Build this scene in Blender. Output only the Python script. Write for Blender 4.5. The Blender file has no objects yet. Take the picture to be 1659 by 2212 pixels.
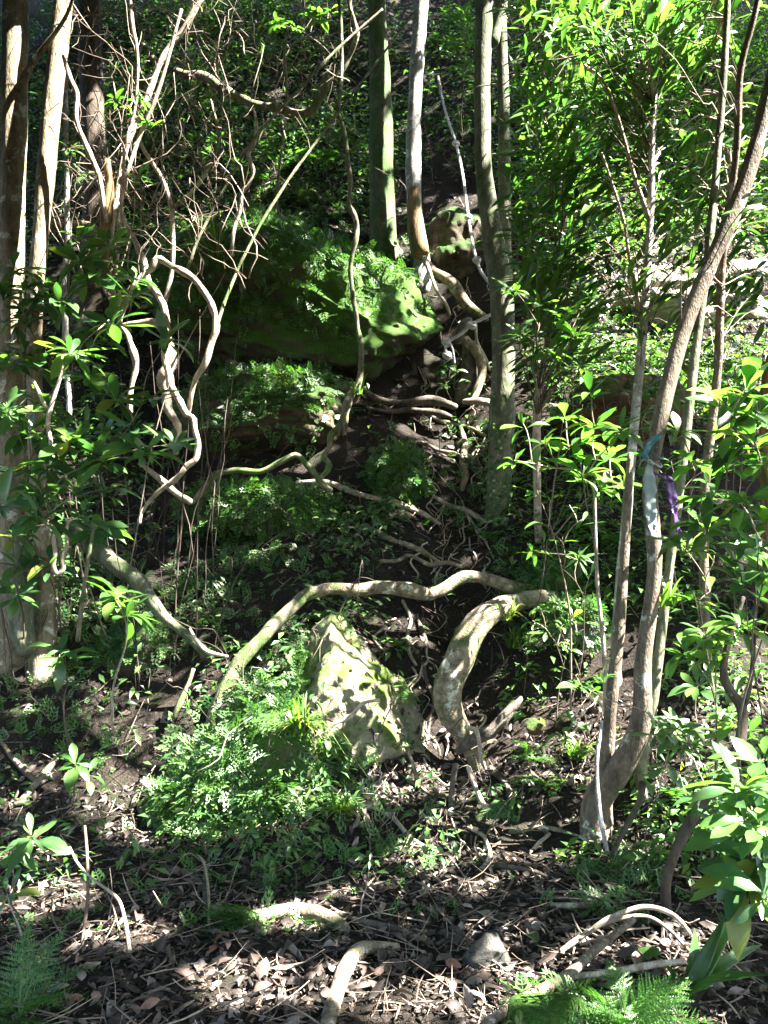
import bpy, math, random
import numpy as np
from mathutils import Matrix, Vector
from mathutils.bvhtree import BVHTree

rng = np.random.default_rng(11)
random.seed(11)
R = math.radians
sc = bpy.context.scene
col = sc.collection

# ------------------------------------------------------------------ camera
PITCH = R(4.0)
CAMZ = 1.6
cam_d = bpy.data.cameras.new('camera')
cam_d.sensor_fit = 'VERTICAL'
cam_d.angle_y = R(60.0)
cam_d.clip_start = 0.05
cam_d.clip_end = 400
cam = bpy.data.objects.new('camera', cam_d)
cam.location = (0, 0, CAMZ)
cam.rotation_euler = (math.pi / 2 + PITCH, 0, 0)
col.objects.link(cam)
sc.camera = cam

# ------------------------------------------------------------------ sky, sun, exposure
SUN_EL, SUN_AZ = R(54), R(-14)          # azimuth measured from +X towards +Y
SUN = np.array([math.cos(SUN_EL) * math.cos(SUN_AZ), math.cos(SUN_EL) * math.sin(SUN_AZ), math.sin(SUN_EL)])
world = bpy.data.worlds.new('World')
sc.world = world
world.use_nodes = True
nt = world.node_tree
bg = nt.nodes['Background']
sky = nt.nodes.new('ShaderNodeTexSky')
sky.sky_type = 'NISHITA'
sky.sun_disc = False
sky.sun_elevation = SUN_EL
sky.sun_rotation = math.pi / 2 - SUN_AZ
sky.dust_density = 1.6
bg.inputs['Strength'].default_value = 0.05
nt.links.new(sky.outputs[0], bg.inputs['Color'])
sun_d = bpy.data.lights.new('sun', 'SUN')
sun_d.energy = 5.0
sun_d.angle = R(0.53)
sun_d.color = (1.0, 0.95, 0.86)
sun = bpy.data.objects.new('sun', sun_d)
sun.rotation_euler = Vector(-SUN).to_track_quat('-Z', 'Y').to_euler()
sun.location = (20, 5, 25)
col.objects.link(sun)
sc.view_settings.view_transform = 'Standard'
sc.view_settings.look = 'None'
sc.view_settings.gamma = 1.0
sc.view_settings.use_curve_mapping = False
sc.view_settings.exposure = 4.25
sc.cycles.max_bounces = 4
sc.cycles.diffuse_bounces = 2
sc.cycles.glossy_bounces = 2
sc.cycles.transmission_bounces = 2
sc.cycles.transparent_max_bounces = 4

# ------------------------------------------------------------------ picture coordinates (photo scaled to 1659 x 2212)
FPX = 1106 / math.tan(R(30))
cp, sp_ = math.cos(PITCH), math.sin(PITCH)
def raydir(px, py):
    xc = (px - 829.5) / FPX; yc = -(py - 1106) / FPX
    return np.array([xc, cp - yc * sp_, sp_ + yc * cp])
def P(px, py, Y):
    d = raydir(px, py)
    return np.array([0, 0, CAMZ]) + d * (Y / d[1])
def project(p):
    p = np.asarray(p, float)
    x = p[..., 0]; y = p[..., 1]; z = p[..., 2] - CAMZ
    f = y * cp + z * sp_; u = -y * sp_ + z * cp
    f = np.where(np.abs(f) < 1e-6, 1e-6, f)
    return 829.5 + FPX * x / f, 1106 - FPX * u / f, f
def in_frame(p, m=40):
    px, py, f = project(p)
    return (f > 0.1) & (px > -m) & (px < 1659 + m) & (py > -m) & (py < 2212 + m)

# ------------------------------------------------------------------ noise
def _h(i, j, k):
    return np.modf(np.abs(np.sin(i * 127.1 + j * 311.7 + k * 74.7) * 43758.5453))[0]
def vnoise(p):
    p = np.asarray(p, float)
    i = np.floor(p); f = p - i; f = f * f * (3 - 2 * f)
    out = 0
    for a in (0, 1):
        for b in (0, 1):
            for c in (0, 1):
                w = (f[..., 0] if a else 1 - f[..., 0]) * (f[..., 1] if b else 1 - f[..., 1]) * (f[..., 2] if c else 1 - f[..., 2])
                out = out + w * _h(i[..., 0] + a, i[..., 1] + b, i[..., 2] + c)
    return out * 2 - 1
def fbm(p, o=4):
    p = np.asarray(p, float); s = 0; a = 1.0
    for k in range(o):
        s = s + a * vnoise(p * 2.0 ** k + k * 17.3); a *= 0.5
    return s
def sstep(a, b, x):
    t = np.clip((np.asarray(x, float) - a) / (b - a), 0, 1)
    return t * t * (3 - 2 * t)

# ------------------------------------------------------------------ materials
MATS = {}
def newmat(name):
    m = bpy.data.materials.new(name); m.use_nodes = True
    n = m.node_tree.nodes; n.clear()
    out = n.new('ShaderNodeOutputMaterial')
    MATS[name] = m
    return m, m.node_tree, out
def N(t, kind, **kw):
    n = t.nodes.new(kind)
    for k, v in kw.items():
        if k.startswith('i_'):
            n.inputs[k[2:].replace('_', ' ')].default_value = v
        else:
            setattr(n, k, v)
    return n
def ramp(t, src, stops, interp='LINEAR'):
    r = t.nodes.new('ShaderNodeValToRGB'); r.color_ramp.interpolation = interp
    e = r.color_ramp.elements
    while len(e) < len(stops): e.new(0.5)
    for q, (pos, c) in zip(e, stops):
        q.position = pos; q.color = (c[0], c[1], c[2], 1) if not isinstance(c, (int, float)) else (c, c, c, 1)
    t.links.new(src, r.inputs[0])
    return r.outputs[0]
def mixc(t, fac, a, b, mode='MIX'):
    m = t.nodes.new('ShaderNodeMix'); m.data_type = 'RGBA'; m.blend_type = mode
    for s, v in ((m.inputs[0], fac), (m.inputs[6], a), (m.inputs[7], b)):
        if hasattr(v, 'is_output') or isinstance(v, bpy.types.NodeSocket): t.links.new(v, s)
        elif isinstance(v, (int, float)): s.default_value = v
        else: s.default_value = (v[0], v[1], v[2], 1)
    return m.outputs[2]
def noise(t, scale, detail=4, rough=0.6, vec=None, dist=0.0):
    n = N(t, 'ShaderNodeTexNoise'); n.inputs['Scale'].default_value = scale
    n.inputs['Detail'].default_value = detail; n.inputs['Roughness'].default_value = rough
    n.inputs['Distortion'].default_value = dist
    if vec is not None: t.links.new(vec, n.inputs['Vector'])
    return n.outputs['Fac']
def geo_pos(t, scale=None):
    g = N(t, 'ShaderNodeNewGeometry')
    if scale is None: return g.outputs['Position']
    mp = N(t, 'ShaderNodeMapping'); mp.inputs['Scale'].default_value = scale
    t.links.new(g.outputs['Position'], mp.inputs['Vector'])
    return mp.outputs[0]
def bump(t, h, strength=0.5, dist=0.02):
    b = N(t, 'ShaderNodeBump'); b.inputs['Strength'].default_value = strength; b.inputs['Distance'].default_value = dist
    t.links.new(h, b.inputs['Height']); return b.outputs[0]
def rnd(t):
    g = N(t, 'ShaderNodeNewGeometry'); o = N(t, 'ShaderNodeObjectInfo')
    a = N(t, 'ShaderNodeMath', operation='ADD'); f = N(t, 'ShaderNodeMath', operation='FRACT')
    t.links.new(g.outputs['Random Per Island'], a.inputs[0]); t.links.new(o.outputs['Random'], a.inputs[1])
    t.links.new(a.outputs[0], f.inputs[0])
    return f.outputs[0]

def mat_leaf(name, stops, trans=0.4, rough=0.42, tcol=None, spec=0.5, vein=True):
    m, t, out = newmat(name)
    c = ramp(t, rnd(t), stops)
    v = noise(t, 26, 3, 0.6, geo_pos(t))
    c2 = mixc(t, ramp(t, v, [(0.35, 0.0), (0.7, 0.35)]), c, (0.09, 0.11, 0.02))
    lo_ = noise(t, 2.6, 3, 0.6, geo_pos(t))
    c2 = mixc(t, ramp(t, lo_, [(0.38, 0.0), (0.62, 0.45)]), c2, mixc(t, 1.0, c2, (1.25, 1.1, 0.8), 'MULTIPLY'))
    p = N(t, 'ShaderNodeBsdfPrincipled'); p.inputs['Roughness'].default_value = rough
    p.inputs['Specular IOR Level'].default_value = spec
    t.links.new(c2, p.inputs['Base Color'])
    if vein: t.links.new(bump(t, noise(t, 70, 2, 0.5, geo_pos(t)), 0.25, 0.004), p.inputs['Normal'])
    tr = N(t, 'ShaderNodeBsdfTranslucent')
    tc = mixc(t, 1.0, c2, tcol or (1.45, 1.9, 0.75), 'MULTIPLY')
    t.links.new(tc, tr.inputs['Color'])
    mx = N(t, 'ShaderNodeMixShader'); mx.inputs[0].default_value = trans
    t.links.new(p.outputs[0], mx.inputs[1]); t.links.new(tr.outputs[0], mx.inputs[2])
    t.links.new(mx.outputs[0], out.inputs[0])
    return m

def mat_bark(name, dark, pale, lichen=None, lich=0.6, moss=None, mossl=0.6, stretch=0.3, scale=14, rough=0.85, bs=0.6):
    m, t, out = newmat(name)
    pos = geo_pos(t, (1, 1, stretch))
    n1 = noise(t, scale, 5, 0.65, pos, 0.4)
    c = ramp(t, n1, [(0.32, dark), (0.62, pale)])
    n3 = noise(t, scale * 5, 3, 0.6, pos)
    c = mixc(t, ramp(t, n3, [(0.45, 0.0), (0.7, 0.5)]), c, [q * 0.45 for q in dark])
    if lichen is not None:
        n2 = noise(t, 9, 4, 0.7, geo_pos(t), 0.3)
        c = mixc(t, ramp(t, n2, [(lich - 0.03, 0.0), (lich + 0.03, 0.9)]), c, lichen)
    if moss is not None:
        n4 = noise(t, 5, 5, 0.7, geo_pos(t))
        c = mixc(t, ramp(t, n4, [(mossl - 0.08, 0.0), (mossl + 0.06, 0.9)]), c, moss)
    p = N(t, 'ShaderNodeBsdfPrincipled'); p.inputs['Roughness'].default_value = rough
    p.inputs['Specular IOR Level'].default_value = 0.25
    t.links.new(c, p.inputs['Base Color'])
    t.links.new(bump(t, mixc(t, 0.5, n1, n3), bs, 0.02), p.inputs['Normal'])
    t.links.new(p.outputs[0], out.inputs[0])
    return m

def mat_rock(name, dark, pale, moss_lo, moss_hi, cover, top=0.55):
    """weathered sandstone, moss where noise and upward facing allow it"""
    m, t, out = newmat(name)
    pos = geo_pos(t)
    n1 = noise(t, 3.2, 6, 0.65, geo_pos(t, (1, 1, 2.2)), 0.5); n2 = noise(t, 34, 4, 0.7, pos); n3 = noise(t, 1.7, 5, 0.7, pos, 0.6)
    base = ramp(t, n1, [(0.3, dark), (0.7, pale)])
    base = mixc(t, ramp(t, n2, [(0.4, 0.0), (0.75, 0.6)]), base, [q * 0.4 for q in dark])
    mo = ramp(t, noise(t, 60, 3, 0.7, pos), [(0.3, moss_lo), (0.72, moss_hi)])
    g = N(t, 'ShaderNodeNewGeometry'); sx = N(t, 'ShaderNodeSeparateXYZ'); t.links.new(g.outputs['Normal'], sx.inputs[0])
    up = N(t, 'ShaderNodeMath', operation='MULTIPLY_ADD'); up.inputs[1].default_value = top * 0.5; up.inputs[2].default_value = 0.0
    t.links.new(sx.outputs[2], up.inputs[0])
    ad = N(t, 'ShaderNodeMath', operation='ADD'); t.links.new(n3, ad.inputs[0]); t.links.new(up.outputs[0], ad.inputs[1])
    msk = ramp(t, ad.outputs[0], [(max(0.01, 1 - cover - 0.08), 0.0), (min(0.99, 1 - cover + 0.08), 1.0)])
    c = mixc(t, msk, base, mo)
    p = N(t, 'ShaderNodeBsdfPrincipled'); p.inputs['Roughness'].default_value = 0.9; p.inputs['Specular IOR Level'].default_value = 0.2
    t.links.new(c, p.inputs['Base Color'])
    hb = mixc(t, 0.45, n1, noise(t, 75, 4, 0.8, pos))
    t.links.new(bump(t, hb, 0.9, 0.035), p.inputs['Normal'])
    t.links.new(p.outputs[0], out.inputs[0])
    return m

def mat_plain(name, stops, rough=0.8, scale=40, spec=0.3, trans=0.0, mott=0.55):
    m, t, out = newmat(name)
    c = ramp(t, rnd(t), stops)
    c = mixc(t, ramp(t, noise(t, scale, 4, 0.7, geo_pos(t)), [(0.35, 0.0), (0.7, mott)]), c, [q * 0.45 for q in stops[0][1]])
    p = N(t, 'ShaderNodeBsdfPrincipled'); p.inputs['Roughness'].default_value = rough; p.inputs['Specular IOR Level'].default_value = spec
    t.links.new(c, p.inputs['Base Color'])
    t.links.new(bump(t, noise(t, scale * 2, 3, 0.6, geo_pos(t)), 0.4, 0.006), p.inputs['Normal'])
    if trans:
        tr = N(t, 'ShaderNodeBsdfTranslucent'); t.links.new(c, tr.inputs['Color'])
        mx = N(t, 'ShaderNodeMixShader'); mx.inputs[0].default_value = trans
        t.links.new(p.outputs[0], mx.inputs[1]); t.links.new(tr.outputs[0], mx.inputs[2]); t.links.new(mx.outputs[0], out.inputs[0])
    else: t.links.new(p.outputs[0], out.inputs[0])
    return m

# ground: dark humus, crumbs, patches of paler earth
m, t, out = newmat('soil')
pos = geo_pos(t)
n1 = noise(t, 2.2, 6, 0.7, pos, 0.4); n2 = noise(t, 55, 4, 0.75, pos)
c = ramp(t, n1, [(0.3, (0.007, 0.006, 0.005)), (0.7, (0.026, 0.020, 0.016))])
c = mixc(t, ramp(t, n2, [(0.5, 0.0), (0.72, 0.6)]), c, (0.09, 0.07, 0.055))
c = mixc(t, ramp(t, noise(t, 1.1, 5, 0.75, pos, 0.5), [(0.56, 0.0), (0.68, 0.7)]), c, (0.02, 0.035, 0.012))
p = N(t, 'ShaderNodeBsdfPrincipled'); p.inputs['Roughness'].default_value = 0.95; p.inputs['Specular IOR Level'].default_value = 0.15
t.links.new(c, p.inputs['Base Color'])
t.links.new(bump(t, mixc(t, 0.6, n1, n2), 1.0, 0.05), p.inputs['Normal'])
t.links.new(p.outputs[0], out.inputs[0])

G1, G2, G3 = (0.018, 0.060, 0.020), (0.035, 0.105, 0.028), (0.075, 0.150, 0.030)
mat_leaf('leaf_dark', [(0, (0.022, 0.070, 0.032)), (0.6, (0.042, 0.115, 0.042)), (0.92, (0.075, 0.155, 0.040)), (1, (0.16, 0.17, 0.035))], 0.38, 0.32)
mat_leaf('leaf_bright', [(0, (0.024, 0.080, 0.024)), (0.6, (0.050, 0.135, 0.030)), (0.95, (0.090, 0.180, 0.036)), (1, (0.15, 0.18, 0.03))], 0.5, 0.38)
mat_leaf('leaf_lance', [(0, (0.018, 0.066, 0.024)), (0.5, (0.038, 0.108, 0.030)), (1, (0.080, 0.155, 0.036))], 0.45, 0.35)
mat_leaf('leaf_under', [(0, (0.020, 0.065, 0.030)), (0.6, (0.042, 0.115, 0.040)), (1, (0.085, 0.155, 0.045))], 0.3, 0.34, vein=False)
mat_leaf('leaf_canopy', [(0, G1), (0.5, G2), (1, G3)], 0.12, 0.5, vein=False)
mat_leaf('clubmoss', [(0, (0.014, 0.055, 0.020)), (0.6, (0.035, 0.110, 0.032)), (1, (0.085, 0.165, 0.035))], 0.3, 0.5, vein=False)
mat_leaf('fern', [(0, (0.018, 0.070, 0.024)), (0.6, (0.040, 0.125, 0.032)), (1, (0.090, 0.185, 0.040))], 0.4, 0.45, vein=False)
mat_leaf('grass', [(0, (0.030, 0.085, 0.020)), (0.6, (0.070, 0.145, 0.030)), (1, (0.22, 0.22, 0.08))], 0.35, 0.45, vein=False)
mat_plain('litter', [(0, (0.016, 0.012, 0.010)), (0.45, (0.038, 0.027, 0.022)), (0.75, (0.085, 0.063, 0.053)), (0.94, (0.23, 0.19, 0.17)), (1, (0.20, 0.085, 0.050))], 0.6, 30, 0.35, 0.12)
mat_plain('dry_leaf', [(0, (0.028, 0.019, 0.015)), (0.5, (0.085, 0.063, 0.052)), (0.85, (0.24, 0.20, 0.175)), (1, (0.22, 0.09, 0.050))], 0.55, 30, 0.4, 0.12)
mat_plain('twig', [(0, (0.05, 0.036, 0.026)), (0.5, (0.17, 0.13, 0.095)), (1, (0.34, 0.28, 0.215))], 0.8, 30)
mat_plain('root_hair', [(0, (0.03, 0.022, 0.018)), (0.6, (0.10, 0.075, 0.06)), (1, (0.22, 0.18, 0.15))], 0.85, 30)
mat_bark('bark_pale', (0.085, 0.066, 0.040), (0.25, 0.205, 0.135), (0.42, 0.42, 0.36), 0.60, (0.05, 0.06, 0.02), 0.66, 0.3, 16, 0.85, 0.9)
mat_bark('bark_grey', (0.10, 0.095, 0.085), (0.30, 0.29, 0.27), (0.48, 0.50, 0.48), 0.58, (0.03, 0.06, 0.015), 0.66, 0.5)
mat_bark('bark_moss', (0.035, 0.040, 0.020), (0.13, 0.13, 0.075), (0.34, 0.36, 0.30), 0.68, (0.030, 0.075, 0.012), 0.50)
mat_bark('bark_olive', (0.055, 0.060, 0.036), (0.155, 0.155, 0.105), (0.34, 0.36, 0.30), 0.66, (0.030, 0.060, 0.014), 0.58, 0.35)
mat_bark('bark_dark', (0.018, 0.014, 0.010), (0.075, 0.058, 0.042), (0.20, 0.21, 0.18), 0.70)
mat_bark('bark_brown', (0.055, 0.042, 0.030), (0.17, 0.135, 0.100), (0.36, 0.37, 0.33), 0.62, (0.045, 0.06, 0.02), 0.66, 0.4, 20, 0.85, 0.9)
mat_bark('bark_rot', (0.06, 0.030, 0.012), (0.26, 0.16, 0.075), None, 0.6, (0.05, 0.07, 0.02), 0.62, 0.15, 18)
mat_bark('vine_pale', (0.15, 0.115, 0.085), (0.40, 0.34, 0.27), (0.50, 0.50, 0.44), 0.66, None, 0.6, 0.6, 26)
mat_bark('vine_moss', (0.055, 0.055, 0.032), (0.19, 0.17, 0.115), (0.36, 0.37, 0.30), 0.62, (0.045, 0.085, 0.018), 0.55, 0.6, 26)
mat_bark('root', (0.070, 0.055, 0.036), (0.25, 0.205, 0.140), (0.42, 0.41, 0.34), 0.60, (0.045, 0.07, 0.018), 0.58, 1.0, 18, 0.9, 1.0)
mat_bark('root_dark', (0.03, 0.024, 0.018), (0.12, 0.098, 0.078), (0.30, 0.30, 0.26), 0.68, None, 0.6, 1.0, 20)
mat_rock('rock_lit', (0.13, 0.115, 0.075), (0.36, 0.33, 0.24), (0.030, 0.065, 0.010), (0.11, 0.16, 0.028), 0.42, 0.3)
mat_rock('rock_moss', (0.030, 0.026, 0.016), (0.10, 0.090, 0.058), (0.014, 0.046, 0.006), (0.060, 0.130, 0.018), 0.60, 0.5)
mat_rock('rock_dark', (0.022, 0.018, 0.013), (0.11, 0.085, 0.055), (0.014, 0.040, 0.008), (0.040, 0.090, 0.016), 0.42)
mat_rock('rock_rust', (0.030, 0.018, 0.010), (0.13, 0.080, 0.040), (0.020, 0.050, 0.010), (0.05, 0.10, 0.02), 0.34)
mat_rock('rock_grey', (0.06, 0.065, 0.058), (0.24, 0.25, 0.22), (0.02, 0.05, 0.012), (0.06, 0.11, 0.02), 0.44)
mat_rock('rock_pale', (0.20, 0.18, 0.14), (0.46, 0.42, 0.35), (0.04, 0.08, 0.015), (0.12, 0.17, 0.035), 0.30, 0.3)
mat_plain('litter_glare', [(0, (0.10, 0.075, 0.06)), (0.4, (0.24, 0.195, 0.165)), (1, (0.42, 0.37, 0.33))], 0.6, 30, 0.35, 0.12)  # paler copy of the litter, sun glare put into the colour
mat_rock('stone_grey', (0.03, 0.03, 0.026), (0.13, 0.125, 0.11), (0.02, 0.05, 0.012), (0.05, 0.09, 0.02), 0.22, 0.2)
mat_plain('cord', [(0, (0.34, 0.34, 0.35)), (1, (0.48, 0.47, 0.45))], 0.8, 90)
mat_plain('tape_teal', [(0, (0.02, 0.12, 0.16)), (1, (0.03, 0.15, 0.19))], 0.45, 40, 0.5, 0.15, 0.15)
mat_plain('tape_pale', [(0, (0.22, 0.28, 0.275)), (1, (0.26, 0.31, 0.30))], 0.5, 40, 0.5, 0.25, 0.12)
mat_plain('tape_purple', [(0, (0.060, 0.022, 0.125)), (1, (0.080, 0.030, 0.15))], 0.4, 40, 0.5, 0.2, 0.15)

# ------------------------------------------------------------------ mesh helpers
def make_mesh(name, V, F, mat, smooth=True):
    V = np.asarray(V, np.float32); F = np.asarray(F, np.int32)
    me = bpy.data.meshes.new(name)
    k = F.shape[1]
    me.vertices.add(len(V)); me.vertices.foreach_set('co', V.ravel())
    me.loops.add(F.size); me.loops.foreach_set('vertex_index', F.ravel())
    me.polygons.add(len(F)); me.polygons.foreach_set('loop_start', np.arange(0, F.size, k, dtype=np.int32))
    me.polygons.foreach_set('loop_total', np.full(len(F), k, np.int32))
    me.update(calc_edges=True)
    me.polygons.foreach_set('use_smooth', np.full(len(F), smooth, bool))
    me.materials.append(MATS[mat])
    return me
def tag(o, label=None, cat=None, group=None, kind=None):
    if label: o['label'] = label
    if cat: o['category'] = cat
    if group: o['group'] = group
    if kind: o['kind'] = kind
    return o
def put(name, me, loc=(0, 0, 0), parent=None):
    o = bpy.data.objects.new(name, me); col.objects.link(o); o.location = loc
    if parent: o.parent = parent
    return o
def obj(name, V, F, mat, parent=None, base=None, smooth=True):
    """one mesh object; top-level ones stand at base, parts are relative to their thing"""
    V = np.asarray(V, float)
    if parent is not None: org = np.array(root_loc(parent)); loc = (0, 0, 0)
    else: org = np.zeros(3) if base is None else np.asarray(base, float); loc = tuple(org)
    return put(name, make_mesh(name, V - org, F, mat, smooth), loc, parent)
def root_loc(o):
    while o.parent: o = o.parent
    return o.location
def thing(name, label, cat, base, group=None):
    o = bpy.data.objects.new(name, None); o.empty_display_size = 0.1
    col.objects.link(o); o.location = tuple(base)
    return tag(o, label, cat, group)
def join(parts):
    Vs, Fs, n = [], [], 0
    for V, F in parts:
        Vs.append(V); Fs.append(np.asarray(F) + n); n += len(V)
    return np.concatenate(Vs), np.concatenate(Fs)
def catmull(pts, step):
    pts = np.asarray(pts, float)
    if len(pts) < 3: pts = np.array([pts[0], (pts[0] + pts[-1]) / 2, pts[-1]])
    Q = np.vstack([2 * pts[0] - pts[1], pts, 2 * pts[-1] - pts[-2]])
    out = []
    for i in range(1, len(Q) - 2):
        a, b, c, d = Q[i - 1], Q[i], Q[i + 1], Q[i + 2]
        n = max(2, int(np.linalg.norm((c - b)[:3]) / step))
        for k in range(n):
            s = k / n
            out.append(0.5 * (2 * b + (c - a) * s + (2 * a - 5 * b + 4 * c - d) * s * s + (3 * b - a - 3 * c + d) * s ** 3))
    out.append(Q[-2])
    return np.array(out)
def tube(pts, rad, sides=8, step=None, knob=0.12, wig=0.0, seed=0, freq=9.0):
    """tapering tube along a smooth path, with an uneven, knobbly skin"""
    pts = np.asarray(pts, float); rad = np.broadcast_to(np.asarray(rad, float), (len(pts),))
    if step is None: step = max(0.02, float(np.mean(rad)) * 1.1)
    C = catmull(np.column_stack([pts, rad]), step)
    c, r = C[:, :3].copy(), np.maximum(C[:, 3], 0.0008)
    n = len(c)
    if knob: r = r * (1 + knob * 0.9 * fbm(np.column_stack([np.arange(n) * step / (6 * np.mean(r)) + seed * 11.3, np.zeros(n), np.zeros(n)]), 2))
    if wig:
        s = np.arange(n) * step
        for ax in range(3):
            c[:, ax] += wig * fbm(np.column_stack([s * 3.1 + seed * 7.7, np.full(n, ax * 5.3 + seed), np.zeros(n)]), 3) * np.minimum(1, np.minimum(np.arange(n), n - 1 - np.arange(n)) / 4.0)
    T = np.gradient(c, axis=0); T /= np.linalg.norm(T, axis=1)[:, None] + 1e-9
    u = np.cross(T[0], [0.3, 0.9, 0.2]); u /= np.linalg.norm(u)
    U = np.zeros_like(c)
    for i in range(n):
        u = u - T[i] * np.dot(u, T[i]); u /= np.linalg.norm(u) + 1e-9; U[i] = u
    W = np.cross(T, U)
    a = np.linspace(0, 2 * math.pi, sides, endpoint=False)
    V = c[:, None, :] + r[:, None, None] * (np.cos(a)[None, :, None] * U[:, None, :] + np.sin(a)[None, :, None] * W[:, None, :])
    if knob:
        D = V - c[:, None, :]
        nz = fbm(V * freq + seed * 3.3, 3)
        V = c[:, None, :] + D * (1 + knob * nz)[..., None]
    V = V.reshape(-1, 3)
    i = np.arange(n - 1)[:, None] * sides; j = np.arange(sides)[None, :]; j2 = (j + 1) % sides
    F = np.stack([i + j, i + j2, i + sides + j2, i + sides + j], -1).reshape(-1, 4)
    # caps: pull the end rings in to points
    e0 = len(V); V = np.vstack([V, c[0] - T[0] * r[0] * 0.4, c[-1] + T[-1] * r[-1] * 0.6])
    jj = np.arange(sides); k2 = (jj + 1) % sides
    f0 = np.stack([np.full(sides, e0), k2, jj, jj], -1); b = (n - 1) * sides
    f1 = np.stack([np.full(sides, e0 + 1), b + jj, b + k2, b + k2], -1)
    tri = np.concatenate([f0, f1])
    # degenerate quads are avoided by splitting each cap triangle at its rim midpoint
    mid = (V[tri[:, 1]] + V[tri[:, 2]]) / 2; mi = len(V) + np.arange(len(mid))
    V = np.vstack([V, mid])
    capq = np.stack([tri[:, 0], tri[:, 1], mi, tri[:, 2]], -1)
    return V, np.concatenate([F, capq])
def inst(tV, tF, pos, Y, Nrm, sx, sy=None, sz=None):
    """copies of a template: its +Y along Y, its +Z towards Nrm"""
    pos = np.asarray(pos, float); n = len(pos)
    Y = np.asarray(Y, float); Y = Y / (np.linalg.norm(Y, axis=1)[:, None] + 1e-9)
    X = np.cross(Y, Nrm); X /= np.linalg.norm(X, axis=1)[:, None] + 1e-9
    Z = np.cross(X, Y)
    sx = np.broadcast_to(sx, (n,)); sy = sx if sy is None else np.broadcast_to(sy, (n,)); sz = sx if sz is None else np.broadcast_to(sz, (n,))
    V = (tV[None, :, 0:1] * (X * sx[:, None])[:, None, :] + tV[None, :, 1:2] * (Y * sy[:, None])[:, None, :] + tV[None, :, 2:3] * (Z * sz[:, None])[:, None, :]) + pos[:, None, :]
    F = (tF[None] + (np.arange(n) * len(tV))[:, None, None]).reshape(-1, tF.shape[1])
    return V.reshape(-1, 3), F
def rvec(n): 
    v = rng.normal(size=(n, 3)); return v / np.linalg.norm(v, axis=1)[:, None]
def leaf_tpl(n=6, W=0.3, fold=0.25, droop=0.25, peak=0.5, curl=0.0, wave=0.0, pet=0.08):
    """leaf blade of length 1 along +Y, folded on the midrib, arching down"""
    t = np.linspace(0, 1, n + 1)
    k = math.log(0.5) / math.log(peak)
    s = np.clip((t - pet) / (1 - pet), 0, 1)
    w = W * 0.5 * np.sin(math.pi * s ** k) ** 0.85 + 0.012 * (t < 0.999)
    z = -droop * t ** 2 + curl * np.sin(t * 5)
    y = t * (1 - 0.25 * droop * t)
    wz = fold * w + wave * np.sin(t * 17)
    L = np.column_stack([-w, y, z + wz]); M = np.column_stack([0 * t, y, z]); Rr = np.column_stack([w, y, z + fold * w - wave * np.sin(t * 15)])
    V = np.stack([L, M, Rr], 1).reshape(-1, 3)
    F = []
    for i in range(n):
        a = i * 3
        F += [(a, a + 1, a + 4, a + 3), (a + 1, a + 2, a + 5, a + 4)]
    return V, np.array(F)
# ================================================================== ground
_py = np.array([-80, -20, 0, 3.3, 4.5, 5.0, 5.6, 6.5, 8.0, 9.0, 9.6, 10.1, 10.6, 13.0, 18.0, 30, 70, 140])
_pz = np.array([-9, -1.6, -0.05, 0.0, 0.05, 0.16, 0.58, 1.40, 2.5, 3.35, 4.1, 5.15, 5.7, 8.3, 13.8, 25, 48, 60])
_fy = np.arange(-80, 140, 0.05)
_fz = np.interp(_fy, _py, _pz)
_k = np.ones(13) / 13
_fz = np.convolve(np.pad(_fz, 6, mode='edge'), _k, mode='valid')
def Zg(x, y, detail=True):
    x = np.asarray(x, float); y = np.asarray(y, float)
    near = 1 - sstep(8, 13, y)
    ys = y - 0.35 * sstep(-0.4, -1.6, x) * near + 0.45 * sstep(0.6, 2.0, x) * near
    z = np.interp(ys, _fy, _fz)
    xc = 0.38 + 0.09 * (y - 5.2)
    z = z - 0.20 * np.exp(-((x - xc) / 0.34) ** 2) * sstep(4.9, 5.6, y) * (1 - sstep(9.3, 9.9, y))
    # steps worn into the climb
    z = z + 0.07 * np.sin(y * 6.3 + 1.3 * x) * np.exp(-((x - xc) / 0.5) ** 2) * sstep(5.2, 6.0, y) * (1 - sstep(9, 10, y))
    if detail:
        p = np.stack([x, y, 0 * x], -1)
        a = 0.25 + 0.75 * sstep(4.4, 6.5, y)
        z = z + a * (0.10 * fbm(p * 0.9, 3) + 0.035 * fbm(p * 4.1 + 9, 3)) + 0.012 * fbm(p * 13, 2)
        z = z + 0.5 * sstep(11, 16, y) * fbm(p * 0.45 + 3, 4)
    return z
def axis(lo, mid0, mid1, hi, d):
    core = np.arange(mid0, mid1 + 1e-6, d)
    def ext(a, b, s):
        out = []; q = a; st = d
        while (q < b) if s > 0 else (q > b):
            st *= 1.18; q += s * st; out.append(q)
        return out
    return np.array(sorted(ext(mid0, lo, -1)) + list(core) + ext(mid1, hi, 1))
gx = axis(-110, -4.6, 4.6, 110, 0.055); gy = axis(-70, 2.4, 12.5, 130, 0.055)
XX, YY = np.meshgrid(gx, gy)
ZZ = Zg(XX, YY)
gV = np.stack([XX, YY, ZZ], -1).reshape(-1, 3)
nx, ny = len(gx), len(gy)
ii = (np.arange(ny - 1)[:, None] * nx + np.arange(nx - 1)[None, :]).ravel()
gF = np.stack([ii, ii + 1, ii + nx + 1, ii + nx], -1)
tag(obj('ground', gV, gF, 'soil'), 'dark humus hillside rising steeply from a level clearing', None, None, 'structure')

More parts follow.
